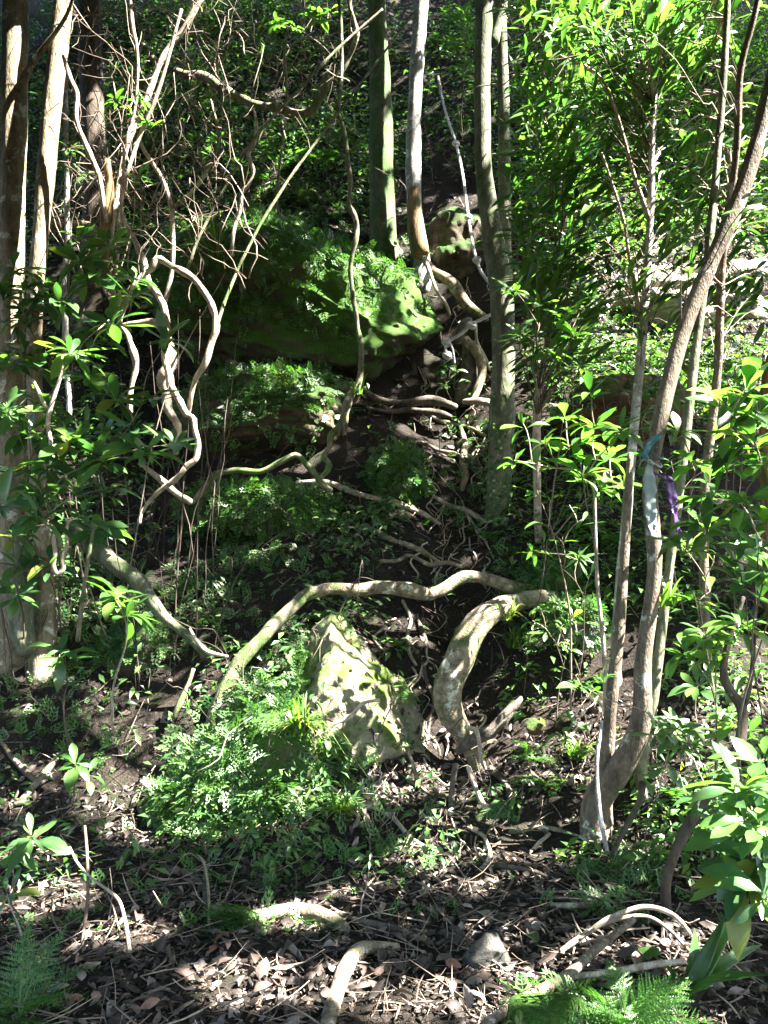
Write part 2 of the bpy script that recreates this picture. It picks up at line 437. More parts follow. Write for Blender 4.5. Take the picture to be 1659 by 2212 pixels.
# ================================================================== boulders
def icosphere(sub):
    import bmesh
    bm = bmesh.new(); bmesh.ops.create_icosphere(bm, subdivisions=sub, radius=1.0)
    V = np.array([v.co[:] for v in bm.verts]); F = np.array([[v.index for v in f.verts] for f in bm.faces]); bm.free()
    return V, F
ICO5, ICO4, ICO3 = icosphere(6), icosphere(5), icosphere(4)
BOULD = []
def boulder(label, px, py, Y, size, mat, rot=(0, 0, 0), seed=0, cuts=8, ico=ICO5, rough=0.10, planes=(), name='boulder', shift=(0, 0, 0), strata=0.0):
    V, F = ico
    r = np.random.default_rng(seed + 5)
    V = V.copy()
    for k in range(cuts):
        n = r.normal(size=3); n /= np.linalg.norm(n); d = r.uniform(0.62, 0.86)
        s = V @ n - d
        V = V - np.where(s > 0, s * 0.88, 0)[:, None] * n
    for n, d in planes:
        n = np.array(n, float); n /= np.linalg.norm(n); s = V @ n - d
        V = V - np.where(s > 0, s * 0.93, 0)[:, None] * n
    size = np.array(size, float)
    W = V * size
    nrm = V / (np.linalg.norm(V, axis=1)[:, None] + 1e-9)
    sc_ = float(np.mean(size))
    disp = rough * sc_ * fbm(V * 1.6 + seed * 3.7, 5) + 0.035 * sc_ * fbm(V * 9 + seed, 3)
    if strata: disp = disp + strata * np.sign(np.sin(V[:, 2] * 11 + 1.5 * vnoise(V * 2))) * np.abs(np.sin(V[:, 2] * 11)) ** 0.5 * (0.5 + 0.5 * vnoise(V * 3 + 4))
    W = W + nrm * disp[:, None]
    M = np.array((Matrix.Rotation(rot[2], 3, 'Z') @ Matrix.Rotation(rot[1], 3, 'Y') @ Matrix.Rotation(rot[0], 3, 'X')))
    W = W @ M.T
    c = P(px, py, Y) + np.array(shift)
    W = W + c
    base = np.array([c[0], c[1], W[:, 2].min()])
    o = obj(name, W, F, mat, None, base)
    tag(o, label, 'boulder' if name == 'boulder' else 'stone')
    BOULD.append((W, F, o))
    return o
boulder('sunlit pale boulder with mossy edges below the arching root', 758, 1520, 5.85, (0.58, 0.52, 0.60), 'rock_lit', (0, 0, 0.1), 3, 3, planes=(((0.62, -0.42, 0.66), 0.36), ((-0.75, -0.25, 0.45), 0.55), ((-0.2, -0.85, 0.3), 0.58)), rough=0.09, strata=0.012)
boulder('low dark mossy boulder draped in clubmoss at the foot of the bank', 565, 1728, 5.44, (0.70, 0.46, 0.64), 'rock_moss', (0, 0.12, 0), 8, 8, planes=(((-0.1, -0.95, 0.1), 0.62), ((-0.6, -0.4, 0.6), 0.6)), rough=0.2)
boulder('huge green mossy boulder overhanging the left of the steep path', 640, 690, 9.6, (1.75, 1.15, 0.98), 'rock_moss', (-0.15, 0.20, -0.1), 12, 4, planes=(((0.55, -0.62, 0.55), 0.66), ((0.05, -0.85, -0.55), 0.84)), rough=0.14)
boulder('mossy layered rock ledge beneath the huge boulder', 610, 910, 8.85, (1.12, 0.70, 0.52), 'rock_dark', (0, 0.03, 0.1), 21, 6, strata=0.035)
boulder('square moss covered block beside the earth steps', 858, 1035, 7.95, (0.27, 0.26, 0.26), 'rock_moss', (0, 0, 0.1), 33, 9)
boulder('flat moss mound above the arching root', 560, 1110, 7.65, (0.72, 0.5, 0.22), 'rock_moss', (0, 0.05, 0), 41, 5)
boulder('rusty brown rock outcrop shaded behind the right saplings', 1350, 900, 8.2, (0.7, 0.45, 0.42), 'rock_rust', (0, -0.1, 0.2), 55, 7, strata=0.03)
boulder('pale sunlit rock ledge added to stand for the glaring bank on the upper right slope', 1500, 660, 9.75, (1.25, 0.55, 0.40), 'rock_pale', (0.25, -0.10, 0.1), 58, 6, rough=0.26)  # rock added where sun burns out the slope, its paleness stands for glare
boulder('dark damp rock face behind the knotted rope', 1000, 590, 10.5, (0.55, 0.5, 0.75), 'rock_dark', (0, 0, 0), 61, 7, strata=0.04)
boulder('dark rock under the log at the cave mouth', 830, 905, 9.35, (0.5, 0.35, 0.30), 'rock_dark', (0, 0, 0), 66, 7, ico=ICO4)
boulder('grey lichen covered rock among ferns right of the thick curved root', 1245, 1350, 5.9, (0.17, 0.16, 0.15), 'rock_grey', (0, 0, 0), 71, 7, ico=ICO4)
boulder('green mossy rock at the right end of the arching root', 1215, 1270, 6.7, (0.30, 0.28, 0.22), 'rock_moss', (0, 0.2, 0), 77, 6, ico=ICO4)
boulder('pointed grey stone streaked with light in the foreground litter', 1050, 2068, 3.74, (0.095, 0.10, 0.105), 'stone_grey', (0, 0.35, 0), 81, 8, ico=ICO3, name='stone')
boulder('rounded mossy stone at the bottom edge beside the large fern', 1185, 2205, 3.22, (0.17, 0.14, 0.10), 'rock_moss', (0, 0, 0), 85, 5, ico=ICO3, name='stone')
boulder('small brown stone in sunlit litter under the side root', 1155, 1570, 5.5, (0.06, 0.05, 0.05), 'rock_rust', (0, 0, 0), 91, 8, ico=ICO3, name='stone')
boulder('small slate blue stone on the dark soil by the left seedlings', 362, 1555, 6.0, (0.05, 0.05, 0.07), 'rock_grey', (0, 0, 0), 95, 8, ico=ICO3, name='stone')
boulder('dark mossy rock in shade behind the left seedlings', 300, 1430, 6.6, (0.36, 0.3, 0.34), 'rock_dark', (0, 0, 0), 97, 6, ico=ICO4)

# one tree of all solid ground for dropping things onto it
_tri = [gF[:, [0, 1, 2]], gF[:, [0, 2, 3]]]
_v = [gV]; _n = len(gV)
for W, F, o in BOULD:
    _tri.append(F + _n); _v.append(W); _n += len(W)
_allV = np.concatenate(_v); _allT = np.concatenate(_tri)
BV = BVHTree.FromPolygons([tuple(v) for v in _allV], [tuple(int(q) for q in f) for f in _allT])
ORG = Vector((0, 0, CAMZ))
def G(px, py, lift=0.0):
    d = Vector(raydir(px, py)).normalized()
    h, n, i, dist = BV.ray_cast(ORG, d, 200)
    if h is None: return P(px, py, 12)
    return np.array(h) + np.array(n) * lift
def down(p, up=3.0):
    h, n, i, dist = BV.ray_cast(Vector((p[0], p[1], p[2] + up)), Vector((0, 0, -1)), 60)
    if h is None: return np.array([p[0], p[1], float(Zg(p[0], p[1]))]), np.array([0, 0, 1.0])
    return np.array(h), np.array(n)
def path(spec):
    """(px, py, Y or None, width px) -> points and radii; None rests the point on the solid ground"""
    pts, rad = [], []
    for px, py, Y, w in spec:
        if Y is None:
            p = G(px, py); r = w * p[1] / FPX / 2
            d = raydir(px, py); p = p - d / np.linalg.norm(d) * r * 0.75 + np.array([0, 0, r * 0.35 + 0.006])
        else: p = P(px, py, Y); r = w * Y / FPX / 2
        pts.append(p); rad.append(r)
    return np.array(pts), np.array(rad)

# ================================================================== trunks, vines, roots, fallen wood
SEED = [0]
STEMPTS = []
def stem(name, label, cat, spec, mat, sides=8, knob=0.12, wig=0.0, group=None, freq=9.0, sink=True, step=None):
    SEED[0] += 1
    pts, rad = path(spec)
    if wig > 0.009:      # kinks between the growth nodes
        q, w_ = [pts[0]], [rad[0]]
        for a_, b_, c_, d_ in zip(pts[:-1], pts[1:], rad[:-1], rad[1:]):
            q += [(a_ + b_) / 2 + rvec(1)[0] * min(0.022, 0.12 * np.linalg.norm(b_ - a_)), b_]; w_ += [(c_ + d_) / 2 * random.uniform(0.85, 1.2), d_]
        pts, rad = np.array(q), np.array(w_)
    V, F = tube(pts, rad, sides, step, knob, wig, SEED[0], freq)
    low = pts[np.argmin(pts[:, 2])]
    for q in catmull(np.column_stack([pts, rad]), 0.04): STEMPTS.append(q)
    return tag(obj(name, V, F, mat, None, low), label, cat, group)

TRK = {}
TREES = []     # (thing, top point, top direction) for crowns out of the frame
def tree(label, spec, mat, up=5.0, sides=14, knob=0.07, flare=1.5, name='tree', extra=(), freq=7.0, wig=0.0):
    """spec runs from the top of the picture down to the base; the trunk goes on up out of view"""
    SEED[0] += 1
    pts, rad = path(spec)
    base, _ = down(pts[-1], 1.2)
    if base[2] > pts[-1][2] + 0.9: base[2] = pts[-1][2]
    pts = list(pts); rad = list(rad)
    if up:
        d = pts[0] - pts[1]; d /= np.linalg.norm(d)
        d = d * 0.6 + np.array([0, 0, 0.5]); d /= np.linalg.norm(d)
        pts.insert(0, pts[0] + d * up * 0.5); rad.insert(0, rad[0] * 0.9)
        pts.insert(0, pts[0] + d * up * 0.5 + np.array([0.2, 0.1, 0])); rad.insert(0, rad[0] * 0.8)
    pts.append(np.array([base[0], base[1], base[2] - 0.02]) if pts[-1][2] - base[2] > 0.1 else pts[-1] - np.array([0, 0, 0.06])); rad.append(rad[-1] * flare)
    pts.append(pts[-1] - np.array([0, 0, 0.18])); rad.append(rad[-1] * 1.15)
    t = thing(name, label, 'tree' if name == 'tree' else 'sapling', pts[-2])
    V, F = tube(pts[::-1], rad[::-1], sides, None, knob, wig, SEED[0], freq)
    obj('trunk', V, F, mat, t)
    for pn, sp2, m2, sd in extra:
        SEED[0] += 1
        p2, r2 = path(sp2)
        V, F = tube(p2, r2, sd, None, knob, 0.0, SEED[0], freq)
        obj(pn, V, F, m2, t)
    TRK[label] = (t, np.array(pts), np.array(rad))
    if up: TREES.append((t, np.array(pts[0]), rad[0]))
    return t

t1 = tree('thick pale trunk at the far left edge, sunlit down its right side', [(34, -20, 6.6, 56), (30, 260, 6.55, 54), (25, 560, 6.5, 54), (24, 900, 6.5, 58), (28, 1250, 6.5, 70)], 'bark_pale', 4,
     extra=[('branch', [(40, 190, 6.5, 20), (75, 130, 6.4, 14), (140, 40, 6.3, 9), (165, -30, 6.2, 7)], 'bark_pale', 7)])
t2 = tree('slimmer mottled trunk leaning right beside the far left trunk', [(138, -20, 6.5, 42), (114, 220, 6.4, 42), (90, 480, 6.3, 38), (74, 700, 6.3, 36), (80, 1000, 6.35, 36), (98, 1270, 6.4, 42)], 'bark_pale', 4)
tree('dark shaded trunk behind the left saplings', [(190, -20, 10, 52), (198, 200, 10, 50), (205, 420, 10, 54), (200, 560, 10, 60)], 'bark_dark', 4)
t4 = tree('mossy green trunk rising above the huge boulder', [(812, -20, 10.6, 42), (822, 200, 10.6, 50), (824, 380, 10.55, 54), (828, 520, 10.5, 60)], 'bark_moss', 5, flare=1.35)
t5 = tree('slim pale grey trunk with a broken brown snag at its foot', [(910, -20, 10.3, 34), (898, 180, 10.25, 32), (893, 330, 10.2, 34), (896, 460, 10.15, 34), (910, 548, 10.1, 34)], 'bark_grey', 5, flare=1.3,
     extra=[('snag', [(893, 408, 10.0, 22), (897, 480, 10.0, 34), (908, 550, 10.0, 40)], 'bark_rot', 9)])
t6 = tree('tall olive barked tree in the middle with ivy round its foot', [(1046, -20, 7.75, 42), (1042, 200, 7.72, 38), (1046, 380, 7.7, 40), (1066, 520, 7.66, 46), (1086, 660, 7.62, 52), (1085, 880, 7.6, 54), (1078, 1060, 7.58, 58), (1072, 1160, 7.55, 62)], 'bark_olive', 5, flare=1.5,
     extra=[('branch', [(1064, 96, 7.74, 26), (1078, 40, 7.74, 22), (1100, -30, 7.7, 20)], 'bark_olive', 9)])
t7 = tree('second olive stem close behind the middle tree', [(1082, 40, 8.3, 24), (1088, 220, 8.3, 27), (1090, 430, 8.25, 27), (1094, 620, 8.2, 28), (1092, 880, 8.15, 30)], 'bark_olive', 4, flare=1.2)
tree('dark leaning trunk half hidden by leaves behind the middle tree', [(1290, 60, 11.2, 46), (1240, 270, 11, 50), (1180, 430, 10.8, 52), (1130, 570, 10.6, 58), (1112, 640, 10.5, 62)], 'bark_dark', 3)
t8 = tree('leaning brown trunk on the right with coloured tapes tied round it', [(1690, 60, 4.75, 33), (1652, 240, 4.75, 33), (1602, 415, 4.75, 32), (1526, 590, 4.75, 34), (1474, 722, 4.75, 34), (1430, 890, 4.72, 33), (1404, 1050, 4.7, 32), (1414, 1225, 4.7, 33), (1390, 1420, 4.72, 34), (1384, 1560, 4.75, 42), (1340, 1660, 4.82, 50), (1290, 1730, 4.9, 60)], 'bark_brown', 3, sides=14, flare=1.2)
tree('pale slender stem rising just left of the taped trunk', [(1362, 980, 4.9, 14), (1352, 1150, 4.88, 19), (1338, 1350, 4.86, 23), (1318, 1540, 4.85, 26), (1306, 1690, 4.9, 32)], 'bark_brown', 0, name='sapling', flare=1.1)
tree('long lichen spotted stem crossing behind the taped trunk', [(1572, -20, 5.3, 14), (1556, 260, 5.3, 16), (1528, 560, 5.25, 18), (1500, 780, 5.2, 19), (1470, 1040, 5.15, 20), (1438, 1290, 5.1, 20), (1410, 1520, 5.05, 21), (1385, 1640, 5.0, 24)], 'bark_olive', 2, name='sapling', flare=1.1)
tree('thin grey stem forking above the bright shrub', [(1440, -20, 5.9, 9), (1412, 230, 5.9, 12), (1404, 480, 5.9, 16), (1390, 700, 5.85, 18), (1372, 900, 5.8, 20), (1350, 1150, 5.75, 22), (1330, 1400, 5.7, 24)], 'bark_grey', 0, name='sapling', flare=1.1,
     extra=[('branch', [(1404, 480, 5.9, 12), (1370, 380, 5.8, 9), (1330, 240, 5.7, 7), (1290, 160, 5.6, 6), (1210, 120, 5.5, 5)], 'vine_pale', 6), ('branch', [(1390, 700, 5.85, 10), (1360, 560, 5.75, 8), (1345, 470, 5.7, 7), (1300, 330, 5.6, 5)], 'vine_pale', 6)])
tree('straight sunlit stick stem left of the taped trunk', [(1284, 1040, 5.0, 6), (1290, 1250, 5.0, 8), (1304, 1400, 5.0, 10), (1310, 1560, 5.0, 11), (1316, 1640, 5.0, 12)], 'vine_pale', 0, name='sapling', flare=1.0, sides=7)
tree('dark crooked sapling forking low at the right edge', [(1606, 1290, 4.3, 9), (1570, 1400, 4.3, 14), (1566, 1470, 4.3, 18), (1604, 1540, 4.3, 22), (1586, 1640, 4.25, 24), (1520, 1730, 4.2, 24), (1478, 1800, 4.15, 24), (1440, 1900, 4.1, 22)], 'bark_dark', 0, name='sapling', flare=1.1,
     extra=[('branch', [(1604, 1540, 4.3, 14), (1622, 1470, 4.3, 10), (1632, 1330, 4.3, 7), (1630, 1240, 4.3, 5)], 'bark_dark', 7)])
tree('rough dark trunk cut off by the right edge above the bright leaves', [(1750, 640, 5.9, 60), (1690, 780, 5.9, 66), (1676, 900, 5.9, 70), (1690, 1150, 5.9, 76), (1700, 1400, 5.9, 84)], 'bark_rot', 0.8, flare=1.2)
tree('upright pale stem in the upper right thicket', [(1226, -20, 7.2, 9), (1236, 120, 7.2, 12), (1228, 330, 7.2, 14), (1210, 560, 7.15, 15), (1180, 760, 7.1, 16), (1160, 900, 7.0, 18)], 'vine_pale', 0, name='sapling', flare=1.0, sides=7)
tree('thin brown stem at the top right corner', [(1640, -20, 5.0, 14), (1600, 150, 5.1, 15), (1590, 330, 5.2, 16), (1560, 560, 5.4, 17), (1550, 800, 5.5, 18), (1520, 1100, 5.6, 20)], 'bark_brown', 2, name='sapling', flare=1.0, sides=8)

# left thicket stems and vines
V_ = 'vine'
def vine(label, spec, mat='vine_pale', sides=8, knob=0.2, wig=0.018, name='vine', cat='vine', **k): return stem(name, label, cat, spec, mat, sides, knob, wig, **k)
vine('thick twisted liana slung across the dark upper left hillside', [(300, 90, 8.3, 8), (335, 130, 8.3, 14), (400, 162, 8.2, 18), (455, 172, 8.2, 20), (500, 205, 8.2, 18), (545, 225, 8.1, 17), (600, 233, 8.1, 17), (650, 245, 8.1, 18), (672, 240, 8.1, 19), (695, 205, 8.05, 17), (712, 165, 8.0, 16), (738, 150, 8.0, 14), (775, 75, 7.9, 12), (760, 20, 7.9, 10), (762, -30, 7.9, 10)], 'vine_moss', 10, 0.2, 0.015)
vine('long hanging vine dropping past the huge boulder to the ground roots', [(728, -20, 7.9, 8), (738, 120, 7.9, 9), (736, 240, 7.9, 10), (752, 330, 7.9, 10), (754, 440, 7.9, 11), (770, 490, 7.9, 11), (758, 580, 7.9, 11), (764, 660, 7.9, 12), (778, 760, 7.85, 13), (772, 830, 7.8, 14), (748, 880, 7.75, 18), (738, 915, 7.7, 18), (712, 940, 7.65, 15), (698, 985, 7.6, 15), (712, 1005, 7.6, 14), (690, 1035, 7.55, 12)], 'vine_moss', 9)
vine('arched pale liana bending over and down like a hoop', [(282, 905, 6.6, 12), (290, 800, 6.6, 13), (282, 745, 6.6, 13), (262, 700, 6.6, 13), (285, 640, 6.6, 13), (312, 595, 6.6, 15), (342, 560, 6.6, 20), (375, 578, 6.6, 14), (420, 608, 6.6, 14), (455, 650, 6.6, 14), (468, 685, 6.6, 13), (462, 740, 6.6, 13), (436, 800, 6.6, 12), (412, 860, 6.65, 11), (402, 900, 6.7, 11)], 'vine_pale', 9)
vine('stout liana from the left thicket curling into a low loop', [(255, 440, 6.8, 10), (290, 520, 6.8, 11), (318, 610, 6.75, 13), (350, 660, 6.7, 13), (356, 740, 6.65, 14), (368, 810, 6.6, 15), (382, 860, 6.6, 16), (400, 895, 6.6, 16), (418, 905, 6.6, 14), (424, 950, 6.6, 14), (418, 990, 6.6, 14), (390, 1020, 6.6, 13), (355, 1050, 6.65, 12), (325, 1080, 6.7, 11), (300, 1130, 6.6, 11)], 'vine_pale', 9)
vine('forked pale stem shaped like a tall letter Y', [(345, 700, 7.0, 10), (368, 600, 7.0, 10), (374, 520, 7.0, 11), (370, 448, 7.0, 12), (345, 380, 7.0, 10), (310, 325, 7.0, 9), (302, 298, 7.0, 7)], 'vine_pale', 8, 0.12, 0.006)
vine('curved branch of the letter Y stem sweeping up to the right', [(370, 448, 6.98, 10), (400, 430, 6.95, 10), (440, 380, 6.95, 9), (465, 330, 6.95, 8), (474, 285, 6.95, 7), (455, 215, 6.95, 5)], 'vine_moss', 8, 0.12, 0.006)
vine('long straight diagonal vine from the mossy trunk to the hoop liana', [(900, 20, 7.4, 4), (830, 112, 7.3, 6), (745, 225, 7.2, 6), (640, 365, 7.0, 7), (570, 470, 6.9, 7), (520, 570, 6.8, 7), (486, 650, 6.7, 8), (470, 700, 6.65, 8)], 'vine_moss', 6, 0.08, 0.004)
vine('second straight diagonal vine above the first', [(826, 20, 7.7, 6), (740, 95, 7.6, 7), (640, 200, 7.4, 7), (555, 290, 7.2, 7), (490, 400, 7.1, 7), (430, 510, 7.0, 7), (402, 590, 6.9, 8)], 'vine_moss', 6, 0.08, 0.004)
vine('wavy grey vine hanging in front of the dark hillside', [(548, 235, 7.8, 6), (552, 280, 7.8, 8), (535, 330, 7.8, 9), (545, 370, 7.8, 9), (520, 420, 7.8, 9), (508, 480, 7.8, 8), (500, 555, 7.8, 6)], 'vine_pale', 7, 0.15, 0.01)
vine('thin upright vine near the grass tufts on the boulder', [(620, 60, 8.3, 5), (618, 180, 8.3, 6), (612, 300, 8.3, 7), (602, 400, 8.3, 7), (604, 470, 8.3, 6)], 'vine_moss', 6, 0.12, 0.01)
vine('pale crooked pole leaning up to the right at the top left', [(445, -25, 6.9, 14), (400, 60, 6.9, 14), (355, 120, 6.9, 14), (318, 210, 6.85, 13), (282, 300, 6.8, 12), (262, 360, 6.75, 11), (250, 430, 6.7, 11), (240, 520, 6.6, 12), (236, 640, 6.5, 12)], 'vine_pale', 8, 0.12, 0.006, cat='stem')
vine('straight thin stem crossing the crooked pole', [(392, 20, 6.6, 7), (368, 110, 6.6, 8), (335, 215, 6.6, 8), (300, 300, 6.6, 9), (268, 400, 6.55, 9), (256, 520, 6.5, 9), (240, 700, 6.4, 9)], 'vine_pale', 7, 0.1, 0.005, cat='stem')
vine('thin sunlit stem with a bend in the left thicket', [(278, -20, 6.5, 9), (288, 60, 6.5, 10), (298, 130, 6.5, 7), (290, 240, 6.5, 6), (270, 330, 6.45, 7), (262, 480, 6.4, 7)], 'vine_pale', 7, 0.1, 0.006, cat='stem')
vine('reddish white bent branch right of the mottled trunk', [(136, 120, 6.2, 8), (150, 170, 6.2, 13), (165, 205, 6.2, 11), (165, 260, 6.2, 10), (185, 315, 6.2, 12), (210, 370, 6.2, 12), (222, 420, 6.2, 11), (230, 480, 6.2, 10)], 'vine_pale', 8, 0.15, 0.006, cat='branch')
vine('crumbling brown dead stump in the left thicket', [(232, 345, 6.3, 16), (236, 390, 6.3, 30), (232, 450, 6.3, 28), (226, 520, 6.3, 22), (228, 620, 6.3, 22)], 'bark_rot', 10, 0.35, 0.0, name='dead_stump', cat='stump', freq=16)
vine('thin grey pole standing between the two left trunks and the dark one', [(143, 60, 7.1, 10), (142, 260, 7.1, 11), (146, 480, 7.1, 12), (140, 640, 7.1, 12), (150, 900, 7.1, 12)], 'bark_grey', 7, 0.1, 0.006, cat='stem')
vine('low pale root bough running behind the left trunks', [(85, 490, 7.4, 18), (130, 492, 7.4, 20), (175, 485, 7.4, 22), (210, 500, 7.4, 16), (238, 540, 7.4, 10)], 'root', 8, 0.2, 0.0, cat='branch')
vine('knobbly pale liana coiled behind the broad leaves', [(262, 705, 7.0, 12), (300, 700, 7.0, 16), (345, 705, 7.0, 20), (362, 740, 7.0, 24), (366, 790, 7.0, 28), (350, 830, 7.0, 26), (360, 880, 7.0, 22), (385, 930, 7.0, 18), (380, 980, 7.0, 14)], 'vine_pale', 10, 0.25, 0.01)
vine('small twisted vine loop dangling over the left root', [(122, 1140, 5.9, 6), (116, 1165, 5.9, 9), (120, 1195, 5.9, 9), (116, 1222, 5.9, 10), (125, 1240, 5.9, 11), (137, 1228, 5.9, 11), (135, 1205, 5.9, 9), (145, 1180, 5.9, 9), (143, 1150, 5.9, 8), (150, 1120, 5.9, 5)], 'vine_pale', 8, 0.12, 0.0)
vine('thin grey stem standing right of the small vine loop', [(205, 1130, 5.9, 8), (190, 1210, 5.9, 9), (178, 1300, 5.9, 10), (168, 1385, 5.9, 10)], 'vine_moss', 7, 0.1, 0.004, cat='stem')
vine('white forked twig lit among the broad leaves', [(130, 770, 5.6, 6), (138, 790, 5.6, 8), (105, 900, 5.6, 10), (110, 960, 5.6, 9)], 'vine_pale', 6, 0.1, 0.0, cat='twig')
vine('slanting sunlit stick low in the left thicket', [(70, 820, 5.9, 8), (90, 860, 5.9, 10), (108, 905, 5.9, 9)], 'vine_pale', 6, 0.1, 0.0, cat='twig')
vine('crossing root bough at the base of the loop', [(300, 1000, 6.7, 8), (340, 1030, 6.7, 14), (380, 1065, 6.75, 15), (412, 1085, 6.8, 12)], 'vine_pale', 8, 0.15, 0.0, cat='root')

def root(label, spec, mat='root', sides=10, knob=0.18, wig=0.008, name='root', cat='root', **k): return stem(name, label, cat, spec, mat, sides, knob, wig, **k)
root('pale arching root spanning the path above the sunlit boulder', [(640, 1300, 6.15, 24), (665, 1282, 6.2, 30), (710, 1272, 6.2, 30), (770, 1274, 6.25, 30), (830, 1268, 6.3, 30), (890, 1276, 6.3, 34), (930, 1284, 6.35, 30), (965, 1268, 6.4, 27), (1000, 1246, 6.45, 28), (1050, 1252, 6.5, 28), (1095, 1266, 6.5, 32), (1140, 1280, 6.6, 34), (1190, 1298, 6.8, 28), (1240, 1325, 7.2, 18), (1280, 1350, 7.6, 10)], 'root', 14, 0.14)
root('mossy root running down from the arch along the left of the boulder', [(660, 1285, 6.2, 24), (620, 1325, 6.1, 27), (575, 1368, 6.0, 30), (530, 1415, 5.95, 30), (498, 1468, 5.9, 29), (475, 1520, 5.85, 28), (455, 1565, 5.85, 26), (462, 1610, 5.9, 16)], 'vine_moss', 12, 0.15)
root('very thick curved pale root standing at the right of the path', [(1270, 1325, 7.1, 14), (1225, 1298, 6.65, 24), (1175, 1290, 6.3, 32), (1120, 1300, 6.05, 38), (1070, 1318, 5.85, 48), (1030, 1345, 5.75, 54), (1002, 1400, 5.68, 56), (978, 1455, 5.6, 60), (966, 1500, 5.58, 60), (976, 1545, 5.58, 55), (998, 1580, 5.6, 44), (1022, 1625, 5.62, 40), (1040, 1680, 5.6, 30)], 'root', 18, 0.13, 0.004)
root('dark side root branching from the foot of the thick curved root', [(985, 1625, 5.5, 20), (1020, 1600, 5.5, 28), (1062, 1574, 5.5, 28), (1095, 1540, 5.52, 24), (1125, 1508, 5.55, 18)], 'root_dark', 10, 0.15)
root('short tawny rootlet hooking down from the thick curved root', [(1005, 1570, 5.5, 10), (1030, 1578, 5.48, 10), (1036, 1600, 5.46, 9), (1040, 1640, 5.45, 10), (1050, 1665, 5.5, 6)], 'vine_pale', 8)
root('slender root humping along the foot of the mossy ledge', [(412, 1088, 7.35, 14), (440, 1060, 7.35, 15), (466, 1026, 7.3, 15), (510, 1018, 7.3, 13), (565, 1020, 7.3, 13), (605, 1000, 7.3, 14), (640, 985, 7.3, 13), (668, 1010, 7.3, 14), (695, 1045, 7.3, 15), (715, 1060, 7.3, 12)], 'vine_moss', 9)
root('pale straight root slanting to the middle tree', [(640, 1048, None, 10), (700, 1046, None, 14), (750, 1062, None, 14), (800, 1078, None, 14), (860, 1092, None, 15), (910, 1112, None, 13), (950, 1135, None, 9)], 'vine_pale', 8)
root('forked root lying on the slope above the arch', [(765, 1165, None, 9), (785, 1142, None, 14), (810, 1152, None, 12), (850, 1172, None, 12), (900, 1190, None, 12), (950, 1218, None, 9)], 'root', 8)
root('dark log bridging the hollow under the huge boulder', [(770, 832, 8.75, 10), (800, 856, 8.75, 16), (840, 868, 8.75, 18), (890, 868, 8.75, 18), (935, 866, 8.72, 22), (965, 872, 8.7, 22), (985, 880, 8.75, 12)], 'root_dark', 10, 0.25, cat='log', name='log')
root('second dark log lying just under the first', [(790, 880, 8.7, 8), (840, 890, 8.7, 12), (890, 886, 8.7, 13), (945, 892, 8.68, 14), (975, 900, 8.7, 8)], 'root_dark', 8, 0.2, cat='log', name='log')
root('sunlit stub of wood at the right end of the dark log', [(1000, 868, 8.5, 9), (1030, 866, 8.5, 18), (1062, 872, 8.5, 20)], 'vine_pale', 8, 0.2, 0.0, cat='log', name='log')
root('stout root slanting down from the snag tree across the rock', [(915, 560, 9.9, 12), (940, 588, 9.75, 20), (972, 608, 9.65, 22), (1000, 645, 9.55, 22), (1025, 672, 9.5, 20), (1052, 690, 9.5, 14)], 'root', 10, 0.2)
root('slim pale root dropping from the snag tree', [(916, 556, 9.8, 10), (930, 590, 9.6, 9), (944, 628, 9.5, 8), (962, 656, 9.4, 8), (972, 680, 9.4, 6)], 'vine_pale', 7)
root('bowed root under the rope knot', [(1005, 735, 9.0, 20), (1030, 762, 8.9, 22), (1045, 800, 8.85, 20), (1032, 840, 8.8, 18), (1022, 868, 8.75, 16)], 'root', 10)
root('broad dark root pillar beneath the rope', [(1010, 745, 9.1, 30), (1016, 790, 9.0, 34), (1012, 830, 8.95, 36), (1000, 870, 8.95, 34)], 'root_dark', 10)
root('short slanting dark root behind the rope end', [(975, 742, 9.1, 10), (990, 725, 9.1, 26), (1005, 700, 9.1, 26), (1015, 690, 9.15, 12)], 'root_dark', 9)
root('forked rootlet trailing right of the bowed root', [(1028, 700, 9.0, 6), (1030, 740, 9.0, 8), (1045, 770, 9.0, 8), (1058, 800, 9.0, 7)], 'vine_pale', 6)
root('pale upright root beside the earth steps', [(995, 925, None, 10), (1004, 960, None, 14), (1000, 1000, None, 16), (1006, 1030, None, 17), (998, 1062, None, 12)], 'root', 9)
root('spreading root at the left foot of the middle tree', [(1065, 1165, 7.5, 40), (1020, 1190, 7.4, 24), (980, 1208, 7.3, 16), (930, 1215, 7.25, 9)], 'root_dark', 9)
root('sunlit rounded root crossing the foreground litter', [(520, 2000, None, 14), (560, 1990, None, 24), (620, 1980, None, 30), (680, 1984, None, 32), (730, 2004, None, 28), (750, 2015, None, 16)], 'root', 12, 0.12)
root('dark root edged with light running right of the sunlit root', [(715, 1972, None, 10), (760, 1992, None, 16), (810, 2006, None, 18), (870, 2022, None, 18), (930, 2044, None, 12)], 'root_dark', 9)
root('stubby curved root at the foot of the climb', [(905, 1868, 5.0, 14), (880, 1872, 4.95, 30), (860, 1898, 4.85, 36), (850, 1940, 4.75, 34), (842, 1975, 4.7, 22)], 'root', 11, 0.12)
root('banded root bending down to the bottom edge', [(862, 2052, None, 16), (820, 2054, None, 24), (780, 2062, None, 30), (752, 2095, None, 34), (735, 2140, None, 34), (720, 2190, None, 34), (705, 2250, None, 34)], 'root', 12, 0.1)
root('thin straight root hanging down the middle of the path', [(985, 1650, 5.3, 14), (974, 1710, 5.25, 14), (976, 1770, 5.15, 12), (988, 1850, 5.0, 12), (992, 1920, 4.85, 13), (1000, 2005, 4.6, 13)], 'root_dark', 8)
